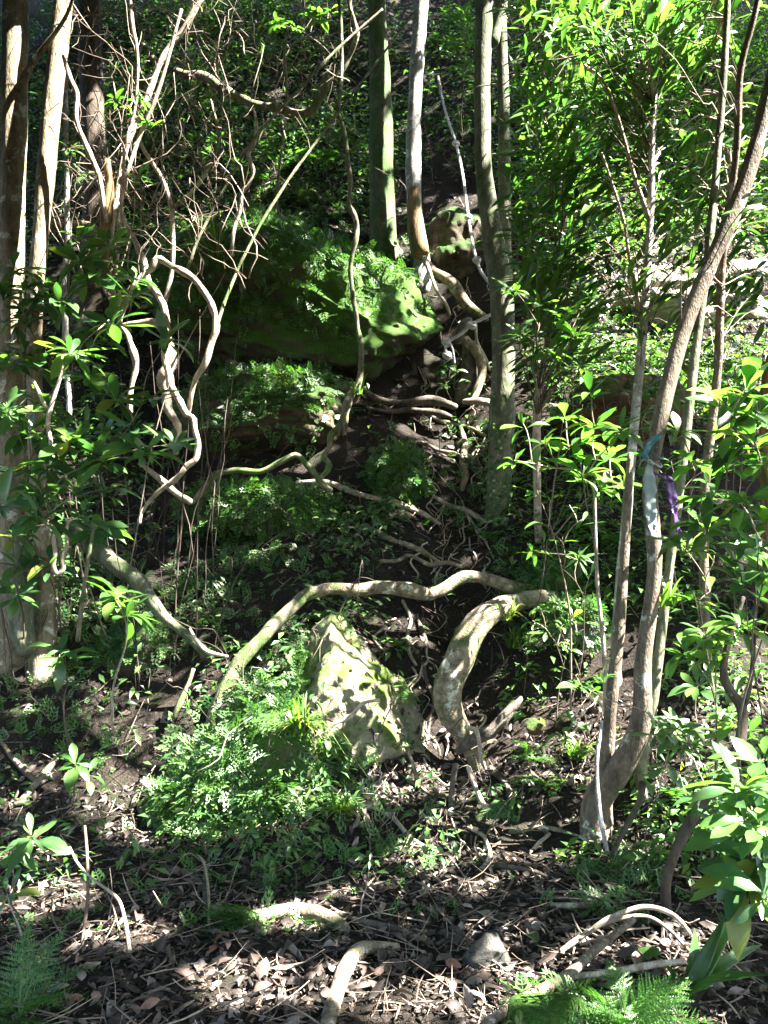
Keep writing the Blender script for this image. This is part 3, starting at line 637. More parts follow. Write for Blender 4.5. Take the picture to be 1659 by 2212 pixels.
root('thin pale root left of the hanging one', [(880, 1620, 5.4, 8), (905, 1700, 5.35, 9), (935, 1780, 5.2, 8), (950, 1840, 5.1, 6)], 'root', 7)
root('pale branching rootlet down the bank under the boulder', [(700, 1690, None, 7), (770, 1735, None, 9), (840, 1760, None, 10), (890, 1815, None, 9), (955, 1850, None, 7)], 'vine_pale', 7)
root('big grey buttress root descending from the left trunks', [(150, 1130, 6.5, 40), (205, 1180, 6.4, 46), (262, 1232, 6.3, 42), (320, 1288, 6.25, 34), (370, 1340, 6.2, 28), (425, 1390, 6.15, 20), (460, 1420, 6.15, 10)], 'bark_olive', 12, 0.25, 0.02)
root('fluted base root of the far left trunk', [(45, 1180, 6.35, 50), (50, 1270, 6.25, 54), (44, 1340, 6.2, 60), (60, 1410, 6.15, 50)], 'bark_olive', 12, 0.2)
root('short white kinked root by the left boulder root', [(410, 1358, 6.05, 6), (425, 1385, 6.0, 9), (450, 1408, 6.0, 10), (492, 1418, 5.95, 8)], 'vine_pale', 8)
root('leaning grey stick propped on the dark soil', [(418, 1445, 5.95, 10), (400, 1490, 5.9, 11), (382, 1530, 5.85, 11), (374, 1552, 5.85, 9)], 'vine_moss', 7, cat='stick', name='stick')
root('white zigzag root lit against the boulder', [(820, 1512, 5.3, 7), (785, 1518, 5.28, 9), (760, 1545, 5.26, 9), (722, 1562, 5.24, 9), (705, 1582, 5.24, 9), (685, 1592, 5.24, 6)], 'vine_pale', 7)
root('curled dark root on the left soil', [(370, 1690, None, 9), (330, 1720, None, 11), (305, 1745, None, 12), (310, 1760, None, 12), (332, 1770, None, 8)], 'root_dark', 8)
root('short upright rootlet on the left soil', [(300, 1712, None, 8), (288, 1740, None, 9), (284, 1775, None, 8)], 'root_dark', 7)
root('dark root poking out below the draped boulder', [(350, 1875, None, 10), (400, 1890, None, 14), (440, 1915, None, 15), (446, 1945, None, 12)], 'root_dark', 8)

for k, (lab, sp) in enumerate((('thin root stepping across the upper path', [(930, 900, None, 7), (970, 915, None, 9), (1010, 925, None, 9), (1050, 945, None, 7)]),
        ('root edging the earth step below the log', [(900, 960, None, 7), (940, 975, None, 10), (985, 985, None, 10), (1040, 1010, None, 8)]),
        ('slanting root in the earth steps beside the moss block', [(915, 1050, None, 6), (950, 1080, None, 9), (1000, 1100, None, 10), (1050, 1130, None, 8)]),
        ('crooked root above the arching root', [(820, 1215, None, 7), (880, 1205, None, 9), (930, 1225, None, 10), (1000, 1228, None, 8)]),
        ('root running down the gully left of the thick curved root', [(900, 1330, None, 8), (920, 1390, None, 10), (915, 1450, None, 10), (935, 1520, None, 9), (925, 1590, None, 7)]),
        ('thin root dropping from the arch into the gully', [(870, 1300, None, 6), (890, 1345, None, 8), (880, 1400, None, 8), (900, 1440, None, 6)]),
        ('rootlet crossing the gully foot', [(880, 1690, None, 6), (930, 1720, None, 8), (985, 1725, None, 8), (1030, 1750, None, 6)]),
        ('pale root stub poking from the bank under the side root', [(1060, 1660, None, 8), (1085, 1690, None, 11), (1100, 1730, None, 9)]),
        ('looping root on the earth face below the path', [(1010, 1790, None, 6), (1045, 1810, None, 9), (1060, 1850, None, 9), (1040, 1880, None, 7)]),
        ('long root lying along the foot of the right bank', [(1100, 1800, None, 7), (1160, 1790, None, 9), (1230, 1800, None, 9), (1290, 1830, None, 7)]))):
    root(lab, sp, ('root', 'root_dark', 'vine_pale')[k % 3], 7, 0.2, 0.012)

def wood(label, spec, mat='twig', sides=7, knob=0.12, wig=0.006, name='fallen_branch', cat='branch', **k): return stem(name, label, cat, spec, mat, sides, knob, wig, **k)
wood('thick fallen branch slanting up across the lower right litter', [(1030, 2230, 3.1, 18), (1100, 2182, 3.22, 23), (1180, 2135, 3.36, 23), (1230, 2105, 3.45, 22), (1275, 2060, 3.55, 19), (1330, 2015, 3.65, 16), (1370, 1985, 3.7, 14)], 'bark_brown', 10)
wood('arched bent stem over the lower right litter', [(1130, 2130, 3.65, 8), (1200, 2065, 3.75, 11), (1265, 2018, 3.8, 13), (1330, 1978, 3.85, 12), (1400, 1960, 3.85, 11), (1460, 1980, 3.8, 10), (1500, 2030, 3.75, 8)], 'vine_pale', 8)
wood('second thinner arched stem under the first', [(1250, 2030, 3.78, 6), (1320, 1990, 3.8, 8), (1390, 1978, 3.8, 8), (1440, 2005, 3.78, 8), (1490, 2055, 3.72, 7)], 'twig', 7)
wood('sunlit fallen stick reaching to the broad pleated leaves', [(1180, 2125, None, 8), (1240, 2112, 3.45, 11), (1330, 2098, 3.46, 13), (1420, 2082, 3.46, 14), (1480, 2076, 3.45, 12)], 'vine_pale', 8)
wood('forked dead branch at the left edge', [(0, 1602, None, 9), (35, 1650, None, 11), (78, 1692, None, 12)], 'twig', 7)
wood('dead branch lying crosswise by the left edge', [(155, 1605, None, 10), (120, 1645, None, 13), (82, 1690, None, 14), (45, 1735, None, 14)], 'twig', 8)
wood('long thin bent stick standing in the left foreground', [(150, 1830, 4.3, 5), (170, 1868, 4.25, 6), (200, 1900, 4.2, 6), (250, 1938, 4.1, 7), (268, 1980, 4.0, 8), (280, 2060, 3.85, 9), (288, 2140, 3.7, 9), (276, 2225, 3.5, 9)], 'vine_pale', 7, 0.1, 0.003, name='stick', cat='stick')
wood('brown upright stick beside the bent one', [(183, 1784, 4.4, 5), (188, 1850, 4.3, 7), (190, 1930, 4.15, 7), (180, 2020, 3.95, 7), (172, 2120, 3.75, 8), (164, 2190, 3.6, 7)], 'twig', 7, 0.1, 0.003, name='stick', cat='stick')
wood('green tipped hooked stem in the left foreground', [(425, 1846, 4.4, 4), (440, 1862, 4.35, 6), (450, 1920, 4.25, 6), (452, 2000, 4.1, 7), (456, 2075, 3.95, 6)], 'vine_moss', 6, 0.08, 0.002, name='stick', cat='stick')
wood('dark thin stick standing near the bottom edge', [(410, 2030, 4.0, 5), (413, 2100, 3.8, 6), (411, 2225, 3.45, 7)], 'root_dark', 6, 0.08, 0.002, name='stick', cat='stick')
wood('pair of leaning pale sticks near the bottom', [(470, 2020, 4.0, 4), (465, 2090, 3.85, 6), (450, 2170, 3.65, 6), (440, 2230, 3.5, 6)], 'vine_pale', 6, 0.08, 0.002, name='stick', cat='stick')
wood('short thick broken stake near the bottom edge', [(374, 2065, 3.75, 9), (368, 2110, 3.7, 9), (356, 2170, 3.6, 10), (350, 2215, 3.5, 10)], 'twig', 7, 0.1, 0.0, name='stick', cat='stick')
wood('long pale stick lying on the sunlit lower left litter', [(80, 2085, None, 6), (150, 2075, None, 8), (180, 2055, None, 7), (215, 2025, None, 5)], 'vine_pale', 7)
wood('pale short log piece lying in the middle litter', [(1190, 1960, None, 10), (1230, 1962, None, 14), (1290, 1958, None, 10)], 'vine_pale', 8)
wood('brown stick slanting over the right path litter', [(1070, 1875, None, 8), (1110, 1880, None, 11), (1150, 1888, None, 11), (1185, 1900, None, 8)], 'root_dark', 7)
wood('long thin twig lying across the middle right', [(1150, 1930, None, 4), (1230, 1930, None, 6), (1300, 1936, None, 6), (1355, 1945, None, 4)], 'twig', 6)
wood('tawny leaning splinter under the side root', [(1010, 1655, 5.2, 8), (1025, 1690, 5.15, 10), (1040, 1730, 5.1, 10), (1050, 1745, 5.05, 8)], 'vine_pale', 7, name='stick', cat='stick')
wood('pale stick resting on the mossy litter at the right', [(1145, 1845, None, 6), (1165, 1825, None, 9), (1188, 1805, None, 7)], 'vine_pale', 6, name='stick', cat='stick')
wood('forked blue grey stick leaning on the taped trunk foot', [(1300, 1560, 4.75, 8), (1290, 1650, 4.7, 8), (1296, 1750, 4.65, 10), (1312, 1840, 4.6, 9)], 'bark_grey', 7, name='stick', cat='stick')
wood('dark sloping stem under the taped trunk', [(1388, 1690, 4.55, 14), (1380, 1730, 4.5, 14), (1350, 1790, 4.45, 14), (1320, 1850, 4.4, 10)], 'bark_dark', 8, name='stick', cat='stick')

# knotted climbing rope
def rope_piece(parent, pts, r):
    C = catmull(np.array(pts), 0.012)
    T = np.gradient(C, axis=0); T /= np.linalg.norm(T, axis=1)[:, None]
    U = np.cross(T, [0.2, 1, 0.1]); U /= np.linalg.norm(U, axis=1)[:, None]; W = np.cross(T, U)
    s = np.arange(len(C)) * 0.012
    for k in range(3):
        a = s / (r * 5.0) * 2 * math.pi * 0.5 + k * 2.0944
        S = C + r * 0.52 * (np.cos(a)[:, None] * U + np.sin(a)[:, None] * W)
        V, F = tube(S, r * 0.56, 6, 0.03, 0.0, 0.0)
        obj('strand', V, F, 'cord', parent)
def knot(parent, c, r):
    a = np.linspace(0, 2 * math.pi, 14)
    for k, (tx, ty) in enumerate(((0.3, 0.2), (1.2, 0.9))):
        ring = np.stack([np.cos(a), np.sin(a) * math.cos(tx), np.sin(a) * math.sin(tx)], -1) * r * 1.3 + c
        ring[:, 2] += 0.3 * r * np.sin(a * 2 + ty)
        V, F = tube(ring, r * 0.75, 7, 0.02, 0.0)
        obj('knot', V, F, 'cord', parent)
rp = [P(946, 165, 11.3), P(962, 240, 11.0), P(985, 310, 10.6), P(1000, 380, 10.3), P(1012, 470, 9.9), P(1022, 530, 9.6), P(1036, 580, 9.4), P(1058, 612, 9.1), P(1080, 640, 8.9), P(1064, 676, 8.75), P(1020, 700, 8.75), P(995, 722, 8.75), P(966, 738, 8.78)]
rope = thing('climbing_rope', 'pale twisted climbing rope with knots hanging down the steep path', 'rope', rp[-1])
rope_piece(rope, rp, 0.017)
rope_piece(rope, [P(966, 738, 8.78), P(962, 752, 8.72), P(966, 768, 8.7)], 0.014)
rope_piece(rope, [P(970, 736, 8.76), P(978, 755, 8.7), P(982, 785, 8.7)], 0.010)
for (a, b, c_) in ((985, 310, 10.6), (1012, 470, 9.9), (1030, 562, 9.45), (1019, 702, 8.72), (964, 740, 8.75), (966, 768, 8.7)): knot(rope, P(a, b, c_), 0.024)

# tapes on the right trunk
def strip(name, label, spec, mat, tied, twist=0.0):
    """thin cloth strip hanging from a knot; spec (px, py, Y, width px)"""
    C = catmull(np.array([[*P(a, b, y), w * y / FPX / 2] for a, b, y, w in spec]), 0.012)
    n = len(C); th = np.linspace(0, twist, n)
    W = np.stack([np.cos(th), np.sin(th), 0 * th], -1)
    D = np.cross(W, np.array([0, 0, 1.0])) * 0.0016
    off = 0.008 * (np.sin(np.arange(n) * 0.5) + np.sin(np.arange(n) * 1.3 + 2))[:, None] * np.array([[0, 1, 0]])
    V = []
    for s_ in (-1, -0.33, 0.33, 1): V.append(C[:, :3] + W * (C[:, 3] * s_)[:, None] + D + off * s_ + np.array([0, 0.007 * (abs(s_) < 0.5), 0]))
    for s_ in (1, 0.33, -0.33, -1): V.append(C[:, :3] + W * (C[:, 3] * s_)[:, None] - D + off * s_ + np.array([0, 0.007 * (abs(s_) < 0.5), 0]))
    V = np.stack(V, 1).reshape(-1, 3); k = 8
    i = np.arange(n - 1)[:, None] * k; j = np.arange(k)[None, :]; j2 = (j + 1) % k
    F = np.stack([i + j, i + j2, i + k + j2, i + k + j], -1).reshape(-1, 4)
    t = thing(name, label, 'tape', P(*spec[-1][:3]))
    obj('tail', V, F, mat, t)
    ctr, rr = tied
    a = np.linspace(0, 2 * math.pi, 16)
    ring = np.stack([np.cos(a) * rr, np.sin(a) * rr, 0.02 * np.sin(a * 2)], -1) + ctr
    V, F = tube(ring, 0.0055, 6, 0.015, 0.5, 0.004); obj('band', V, F, mat, t)
    V, F = tube([P(*spec[0][:3]) + np.array([-0.014, 0, 0.012]), P(*spec[0][:3]), P(*spec[0][:3]) + np.array([0.016, -0.008, -0.014])], [0.008, 0.015, 0.008], 7, 0.008, 0.3); obj('knot', V, F, mat, t)
    return t
strip('tied_tape', 'teal tape end tied highest on the leaning right trunk', [(1392, 985, 4.62, 10), (1400, 965, 4.62, 18), (1412, 950, 4.62, 26), (1424, 938, 4.62, 14)], 'tape_teal', (P(1408, 985, 4.7), 0.055), 0.3)
strip('tied_tape', 'long pale grey green tape hanging from the leaning right trunk', [(1404, 998, 4.62, 6), (1402, 1020, 4.61, 22), (1404, 1060, 4.6, 27), (1406, 1110, 4.6, 25), (1412, 1158, 4.6, 17)], 'tape_pale', (P(1405, 1003, 4.7), 0.054), 0.25)
strip('tied_tape', 'purple tape hanging lowest from the leaning right trunk', [(1446, 1034, 4.6, 14), (1450, 1058, 4.6, 24), (1456, 1095, 4.6, 17), (1462, 1130, 4.6, 13), (1472, 1166, 4.6, 8)], 'tape_purple', (P(1416, 1030, 4.7), 0.062), 0.9)

# ================================================================== sun spots aimed by leaving out leaves along chosen beams
SPOTS = [
 (770, 1450, None, .30), (830, 1520, None, .24), (720, 1390, None, .22), (880, 660, None, .07), (930, 640, None, .06),   # px, py, Y (None: on the ground), radius in metres
 (700, 1345, None, .16), (730, 1390, None, .20), (760, 1440, None, .2), (800, 1490, None, .2), (850, 1540, None, .18), (880, 1570, None, .14), (850, 1610, None, .16), (905, 1640, None, .14), (990, 1680, None, .16), (1040, 1690, None, .15), (760, 1690, None, .14), (860, 1690, None, .12),
 (700, 1272, 6.2, .10), (770, 1272, 6.25, .13), (840, 1270, 6.3, .13), (900, 1276, 6.3, .11), (970, 1265, 6.4, .10), (600, 1340, 6.05, .12), (560, 1385, 5.95, .12), (650, 1310, 6.1, .14),
 (1060, 1330, 5.75, .12), (1020, 1370, 5.7, .07), (1010, 1450, 5.6, .08), (1005, 1530, 5.55, .10),
 (1130, 1500, None, .16), (1180, 1540, None, .20), (1230, 1580, None, .20), (1130, 1590, None, .16), (1090, 1640, None, .15), (1200, 1650, None, .2), (1270, 1640, None, .2), (1250, 1470, None, .2), (1180, 1430, None, .16), (1200, 1350, 5.5, .25), (1320, 1500, 4.8, .12), (1330, 1300, 4.86, .10), (1390, 1600, 4.75, .12), (1400, 1450, 4.72, .06),
 (480, 1620, None, .16), (450, 1680, None, .12), (520, 1640, None, .15), (420, 1740, None, .08), (640, 1580, None, .22), (660, 1640, None, .15), (720, 1560, 5.25, .12), (560, 1600, None, .12),
 (540, 2110, None, .13), (530, 2150, None, .12), (620, 1985, None, .14), (685, 1985, None, .10), (100, 1945, None, .15), (130, 1925, None, .10), (295, 2020, None, .10), (870, 2175, None, .10), (1065, 2185, None, .10), (740, 2110, None, .07), (725, 2165, None, .06), (920, 2150, None, .06),
 (1080, 2075, None, .05), (1210, 2130, None, .06), (1340, 1975, 3.85, .08), (1440, 2075, None, .14), (1480, 2040, None, .10), (1560, 2040, 3.25, .14), (1620, 2010, 3.2, .10), (1390, 2130, 3.1, .08), (1640, 2150, 3.0, .14),
 (850, 1905, 4.85, .05), (846, 1960, 4.75, .08), (960, 1850, None, .05), (1230, 1960, None, .06),
 (730, 620, None, .22), (760, 645, None, .16), (700, 600, None, .12), (840, 590, None, .14), (890, 600, None, .12), (850, 720, None, .05), (910, 690, None, .05), (780, 680, None, .08), (790, 565, None, .10),
 (740, 905, 7.7, .12), (735, 950, 7.65, .14), (650, 890, None, .13), (700, 900, None, .12), (690, 950, None, .06), (940, 868, 8.7, .09), (1035, 868, 8.5, .12), (1020, 850, 8.7, .08), (1000, 1000, None, .06), (870, 540, None, .14), (905, 520, 10, .12), (940, 590, 9.6, .08), (1010, 660, 9.5, .06), (980, 520, None, .14), (1000, 440, None, .1),
 (860, 1090, None, .06), (800, 1078, None, .05), (600, 1005, 7.3, .06), (520, 1018, 7.3, .05),
 (850, 300, 10.5, .14), (848, 120, 10.5, .12), (850, 450, 10.5, .12), (910, 200, 10.2, .08), (905, 60, 10.2, .1), (900, 340, 10.2, .1),
 (1070, 150, 7.7, .10), (1066, 60, 7.7, .10), (1068, 260, 7.7, .07), (1100, 740, 7.55, .05), (1100, 820, 7.55, .04), (1085, 380, 7.7, .04),
 (45, 120, 6.5, .14), (45, 260, 6.5, .15), (40, 400, 6.5, .12), (38, 520, 6.5, .12), (135, 60, 6.4, .10), (125, 170, 6.4, .10), (105, 330, 6.35, .10), (95, 450, 6.3, .10), (88, 520, 6.3, .10), (80, 590, 6.3, .06), (220, 230, 9.9, .1),
 (250, 215, 6.6, .16), (310, 230, 6.7, .12), (350, 130, 6.9, .10), (290, 300, 6.7, .12), (320, 270, 6.6, .1), (400, 60, 6.9, .1), (165, 200, 6.2, .10), (175, 300, 6.2, .10), (215, 390, 6.2, .08), (340, 565, 6.6, .14), (300, 610, 6.6, .12), (400, 598, 6.6, .09), (275, 720, 6.6, .08), (290, 800, 6.6, .08), (283, 880, 6.6, .08), (370, 560, 6.95, .08), (355, 650, 6.7, .08), (455, 650, 6.6, .05), (420, 830, 6.6, .05), (375, 850, 6.6, .06), (425, 950, 6.6, .06), (345, 770, 6.8, .06), (350, 380, 7, .05), (490, 650, 6.7, .08), (560, 490, 6.9, .08), (650, 350, 7, .06), (790, 60, 7.6, .1), (770, 60, 7.9, .12), (400, 165, 8.2, .06), (450, 172, 8.2, .08), (665, 60, 8.1, .15), (620, 55, 8.1, .1), (440, 150, 8.1, .05),
 (150, 770, 5.6, .10), (100, 640, 5.7, .06), (130, 880, 5.6, .10), (110, 900, 5.6, .1), (200, 600, 5.7, .06), (150, 960, 5.6, .06), (300, 930, 5.7, .05), (240, 600, 5.8, .06), (60, 800, 5.7, .06), (125, 1230, 5.9, .06), (250, 1280, 5.4, .12), (280, 1320, 5.4, .12), (262, 1400, 5.5, .06), (130, 1400, 5.4, .10), (245, 1450, 5.5, .05), (170, 1660, 4.9, .06), (200, 1670, 4.9, .05), (240, 1200, 6.2, .06), (20, 1820, 4.2, .05), (140, 1840, 4.2, .05), (430, 1390, 6, .05), (470, 1415, 6, .05), (270, 1950, 4, .05),
 (1275, 860, 5.0, .3), (1130, 915, 5.1, .2), (1180, 955, 5.1, .16), (1330, 930, 4.95, .2), (1110, 995, 5.1, .12), (1230, 690, 6, .2), (1120, 630, 6.1, .12), (1200, 770, 6, .16), (1290, 1120, 5.3, .14), (1180, 1150, 5.5, .3), (1260, 1160, 5.4, .25), (1480, 700, 4.75, .04), (1320, 1010, 5, .1),
 (1620, 840, 3.9, .16), (1640, 950, 3.8, .06), (1600, 1080, 3.8, .05), (1560, 1010, 3.9, .08), (1655, 1240, 3.75, .08), (1520, 1370, 4.2, .12), (1600, 1345, 4.1, .08), (1640, 1650, 3.5, .14), (1600, 1790, 3.25, .07), (1560, 1820, 3.4, .06), (1640, 1760, 3.3, .08), (1650, 1450, None, .2), (1560, 1560, None, .12), (1430, 1780, None, .14), (1400, 1840, None, .1), (1460, 1700, None, .1),
]
HOLES = [(1560, 660, None, 1.0), (1350, 640, None, .7), (1480, 640, None, 1.15), (1620, 560, None, 1.0), (1400, 560, None, .8), (1350, 720, None, .6), (1500, 760, None, .6), (1500, 250, 5.2, .75), (1300, 300, 5.6, .6), (1600, 100, 5.0, .7), (1230, 150, 6.3, .5), (1400, 100, 5.6, .6), (1600, 400, 4.9, .5), (1400, 450, 5.6, .5), (1180, 480, 6.6, .4), (1550, 450, 9, .8), (1300, 450, None, .5)]
_r = random.Random(77)
FLECKS = []
for _i in range(230):
    if _i < 70: FLECKS.append((_r.uniform(150, 1050), _r.uniform(-20, 560), None, _r.uniform(-.01, .05)))
    else: FLECKS.append((_r.uniform(0, 1659), _r.uniform(560, 2200), None, _r.uniform(-.04, .0)))
cents = []
for lst, kp in ((SPOTS, 0.0), (HOLES, 0.02), (FLECKS, 0.001)):
    for px_, py_, Y_, r_ in lst:
        cents.append((G(px_, py_) if Y_ is None else P(px_, py_, Y_), r_ * (1 if kp else (0.8 if py_ > 1900 else (1 if kp else 1.12))), kp))

_cq = np.array([q[0] for q in cents]); _cr = np.array([q[1] for q in cents]); _ck = np.array([q[2] for q in cents]); _key = np.arange(len(cents)) < 56
def sunkeep(c, m=0.05, amin=0.4, full=True):
    """chance that a leaf at c stays, low where it would stand in a sunbeam"""
    c = np.atleast_2d(c)
    if len(c) < 40:
        v = c[:, None, :] - _cq[None]; al = v @ SUN
        dist = np.linalg.norm(v - al[..., None] * SUN, axis=2)
        hit = (al > amin) & (dist < _cr + m) & (full | _key)
        return np.where(hit, _ck, 1.0).min(1)
    keepp = np.ones(len(c))
    for q, r_, kp, ky in zip(_cq, _cr, _ck, _key):
        if not (full or ky): continue
        v = c - q; al = v @ SUN
        dist = np.linalg.norm(v - al[:, None] * SUN, axis=1)
        keepp = np.where((al > amin) & (dist < r_ + m), np.minimum(keepp, kp), keepp)
    return keepp
# ================================================================== leafy plants
def leaf_set(mat, W, peak, n=6, k=4, fold=0.28, drooplo=0.05, droophi=0.5, wave=0.006):
    out = []
    for i in range(k):
        V, F = leaf_tpl(n, W * (0.85 + 0.1 * i), fold * (0.6 + 0.3 * i), drooplo + (droophi - drooplo) * i / max(1, k - 1), peak, 0.015 * (i % 3), wave)
        out.append(make_mesh('leaf', V, F, mat))
    return out
L_DARK = leaf_set('leaf_dark', 0.30, 0.60); L_BRIGHT = leaf_set('leaf_bright', 0.31, 0.60); L_LANCE = leaf_set('leaf_lance', 0.19, 0.45)
L_HEART = leaf_set('leaf_bright', 0.62, 0.36, droophi=0.3)
def add_leaf(parent, meshes, pos, d, nrm, L, w=1.0):
    d = np.asarray(d, float); d = d / (np.linalg.norm(d) + 1e-9)
    x = np.cross(d, nrm); x /= np.linalg.norm(x) + 1e-9
    z = np.cross(x, d)
    p = np.asarray(pos) - np.array(parent.location)
    M = Matrix(((x[0] * L * w, d[0] * L, z[0] * L, p[0]), (x[1] * L * w, d[1] * L, z[1] * L, p[1]), (x[2] * L * w, d[2] * L, z[2] * L, p[2]), (0, 0, 0, 1)))
    o = bpy.data.objects.new('leaf', random.choice(meshes)); col.objects.link(o); o.parent = parent; o.matrix_basis = M
    return o
def whorl(parent, meshes, c, axis, n, L, lo=-15, hi=45, prune=0.6):
    axis = np.asarray(axis, float); axis /= np.linalg.norm(axis)
    u = np.cross(axis, [0.31, 0.2, 0.9]); u /= np.linalg.norm(u); v = np.cross(axis, u)
    a0 = random.uniform(0, 6.28)
    for i in range(n):
        a = a0 + i * 2.39996 + random.uniform(-0.3, 0.3)
        el = R(random.uniform(lo, hi)) + (0.5 if i > n * 0.75 else 0)
        rad = math.cos(a) * u + math.sin(a) * v
        d = math.cos(el) * rad + math.sin(el) * axis
        nr = math.cos(el) * axis - math.sin(el) * rad
        if sunkeep(c + d * L * 0.5, 0.06, 0.7, False)[0] < 0.5 and random.random() < prune: continue
        add_leaf(parent, meshes, c - axis * 0.012 * (i % 4) + rad * 0.008, d, nr + rvec(1)[0] * 0.25, L * random.uniform(0.42, 1.2), random.uniform(0.75, 1.2))
def shrub(label, base, whorls, leaves, smat='twig', name='shrub', cat='shrub', lo=-15, hi=45, r0=0.0055, jit=0.35, prune=0.85):
    b = G(base[0], base[1]) if base[2] is None else (P(*base) if name == 'leaf_sprig' else down(P(*base), 1.5)[0])
    t = thing(name, label, cat, b)
    nodes = [b.copy()]
    ws = [(px, py, Y + random.uniform(-jit, jit), n, Lpx) for px, py, Y, n, Lpx in whorls]
    ws.sort(key=lambda w: -w[1])
    for k, (px, py, Y, n, Lpx) in enumerate(ws):
        c = P(px, py, Y)
        cand = [q for q in nodes if q[2] < c[2] - 0.02] or nodes
        j = min(cand, key=lambda q: np.linalg.norm((c - q) * np.array([1.3, 1.0, 0.8])))
        first = np.linalg.norm(j - b) < 1e-6
        j = j - np.array([0, 0, 0.03]) if first else j
        d_ = c - j; l_ = np.linalg.norm(d_)
        q1 = j + d_ * np.array([0.28, 0.28, 0.42]) + rvec(1)[0] * 0.06 * l_
        q2 = j + d_ * np.array([0.7, 0.7, 0.8]) + rvec(1)[0] * 0.03 * l_
        V, F = tube([j, q1, q2, c], [r0 * (1.3 if first else 0.8), r0 * (1.05 if first else 0.65), r0 * 0.55, r0 * 0.35], 6, 0.05, 0.1, 0.006, k)
        obj('stem', V, F, smat, t)
        nodes += [j + (q1 - j) * 0.9, q2]
        ax = np.array([random.uniform(-0.5, 0.5), random.uniform(-0.7, 0.2), 1.0])
        whorl(t, leaves, c, ax, int(n * 1.5 + 0.5), Lpx * Y / FPX, lo, hi, prune)
    return t
random.seed(5)
shrub('large dark broadleaved shrub filling the left edge before the pale trunks', (120, 1390, None),
      [(30, 585, 5.9, 11, 78), (170, 565, 5.8, 11, 80), (235, 530, 5.9, 9, 70), (215, 600, 5.7, 10, 78), (130, 655, 5.7, 11, 85), (45, 690, 5.8, 10, 78), (240, 695, 5.7, 11, 80),
       (155, 760, 5.6, 12, 88), (85, 790, 5.7, 10, 80), (20, 780, 5.8, 9, 74), (195, 810, 5.7, 9, 74), (15, 880, 5.8, 9, 70), (90, 640, 6.1, 9, 70), (285, 640, 6.1, 8, 62), (10, 640, 6.0, 8, 66)], L_DARK)
shrub('leafy green shrub below the hoop liana with leaves in whorls', (240, 1395, None),
      [(362, 735, 5.9, 12, 72), (285, 930, 5.7, 13, 84), (150, 950, 5.6, 12, 84), (312, 975, 5.6, 12, 84), (220, 985, 5.6, 11, 78), (375, 960, 5.8, 9, 70), (100, 1010, 5.7, 10, 74), (60, 930, 5.8, 9, 70), (325, 860, 5.9, 9, 70), (30, 1010, 5.8, 8, 66), (255, 860, 5.9, 9, 70)], L_DARK)
shrub('low broad leaves arching over the twisted vine loop', (60, 1480, None), [(165, 1060, 5.3, 7, 82), (85, 1118, 5.2, 8, 96), (180, 1115, 5.4, 6, 60), (10, 1090, 5.4, 7, 80), (30, 1160, 5.3, 6, 66)], L_DARK)
shrub('pale sunlit leaf sprig on the crooked pole at the upper left', (240, 640, 6.5), [(250, 215, 6.6, 8, 42), (320, 268, 6.6, 8, 40), (285, 240, 6.6, 6, 36), (300, 210, 6.7, 5, 30)], L_BRIGHT, 'vine_pale', 'leaf_sprig', 'sprig', jit=0.05, r0=0.004)
shrub('small sapling leaves before the dark trunk at the left', (150, 640, 6.9), [(150, 320, 6.9, 9, 44), (190, 380, 6.9, 7, 40), (120, 345, 6.9, 7, 40), (300, 385, 7, 6, 38), (95, 210, 6.8, 6, 36)], L_DARK, 'vine_pale', 'leaf_sprig', 'sprig', jit=0.1, r0=0.004)
shrub('twin stemmed seedling with a sunlit crown on the dark soil', (245, 1600, None), [(248, 1280, 5.45, 10, 62), (276, 1322, 5.4, 11, 66), (252, 1300, 5.4, 6, 60)], L_BRIGHT, 'vine_pale', 'seedling', 'seedling', -25, 40, 0.008, 0.03)
shrub('single stemmed seedling with drooping leaves left of the twin one', (152, 1622, None), [(130, 1405, 5.45, 8, 70), (135, 1420, 5.4, 5, 76)], L_DARK, 'twig', 'seedling', 'seedling', -25, 35, 0.006, 0.03)
shrub('small yellow green seedling low on the dark soil', (160, 1712, None), [(162, 1648, 4.9, 7, 58), (190, 1670, 4.9, 3, 44)], L_BRIGHT, 'twig', 'seedling', 'seedling', -20, 30, 0.004, 0.03)
shrub('dark seedling with spreading leaves at the lower left edge', (52, 2030, None), [(68, 1806, 4.2, 10, 76), (20, 1830, 4.2, 6, 60), (15, 1930, 4.1, 5, 60)], L_DARK, 'twig', 'seedling', 'seedling', -25, 30, 0.005, 0.05)
shrub('heart leaved seedling at the bottom left', (195, 2235, 3.5), [(204, 2168, 3.55, 3, 40), (150, 2150, 3.5, 3, 50), (215, 2195, 3.5, 3, 60)], L_HEART, 'twig', 'seedling', 'seedling', -20, 40, 0.003, 0.02)
shrub('bright yellow green shrub glowing beside the middle tree', (1230, 1250, 5.6),
      [(1275, 850, 5.0, 13, 66), (1130, 915, 5.1, 9, 62), (1172, 955, 5.1, 10, 66), (1110, 995, 5.1, 10, 56), (1282, 915, 5.0, 12, 70), (1338, 930, 4.95, 12, 72), (1318, 985, 4.95, 12, 78), (1258, 1025, 5.0, 11, 72), (1220, 900, 5.1, 9, 60), (1300, 1050, 5.0, 10, 74), (1200, 1000, 5.2, 9, 60), (1160, 1060, 5.2, 8, 56), (1345, 1040, 5, 9, 66), (1235, 960, 5.2, 8, 60)], L_BRIGHT, prune=0.4)
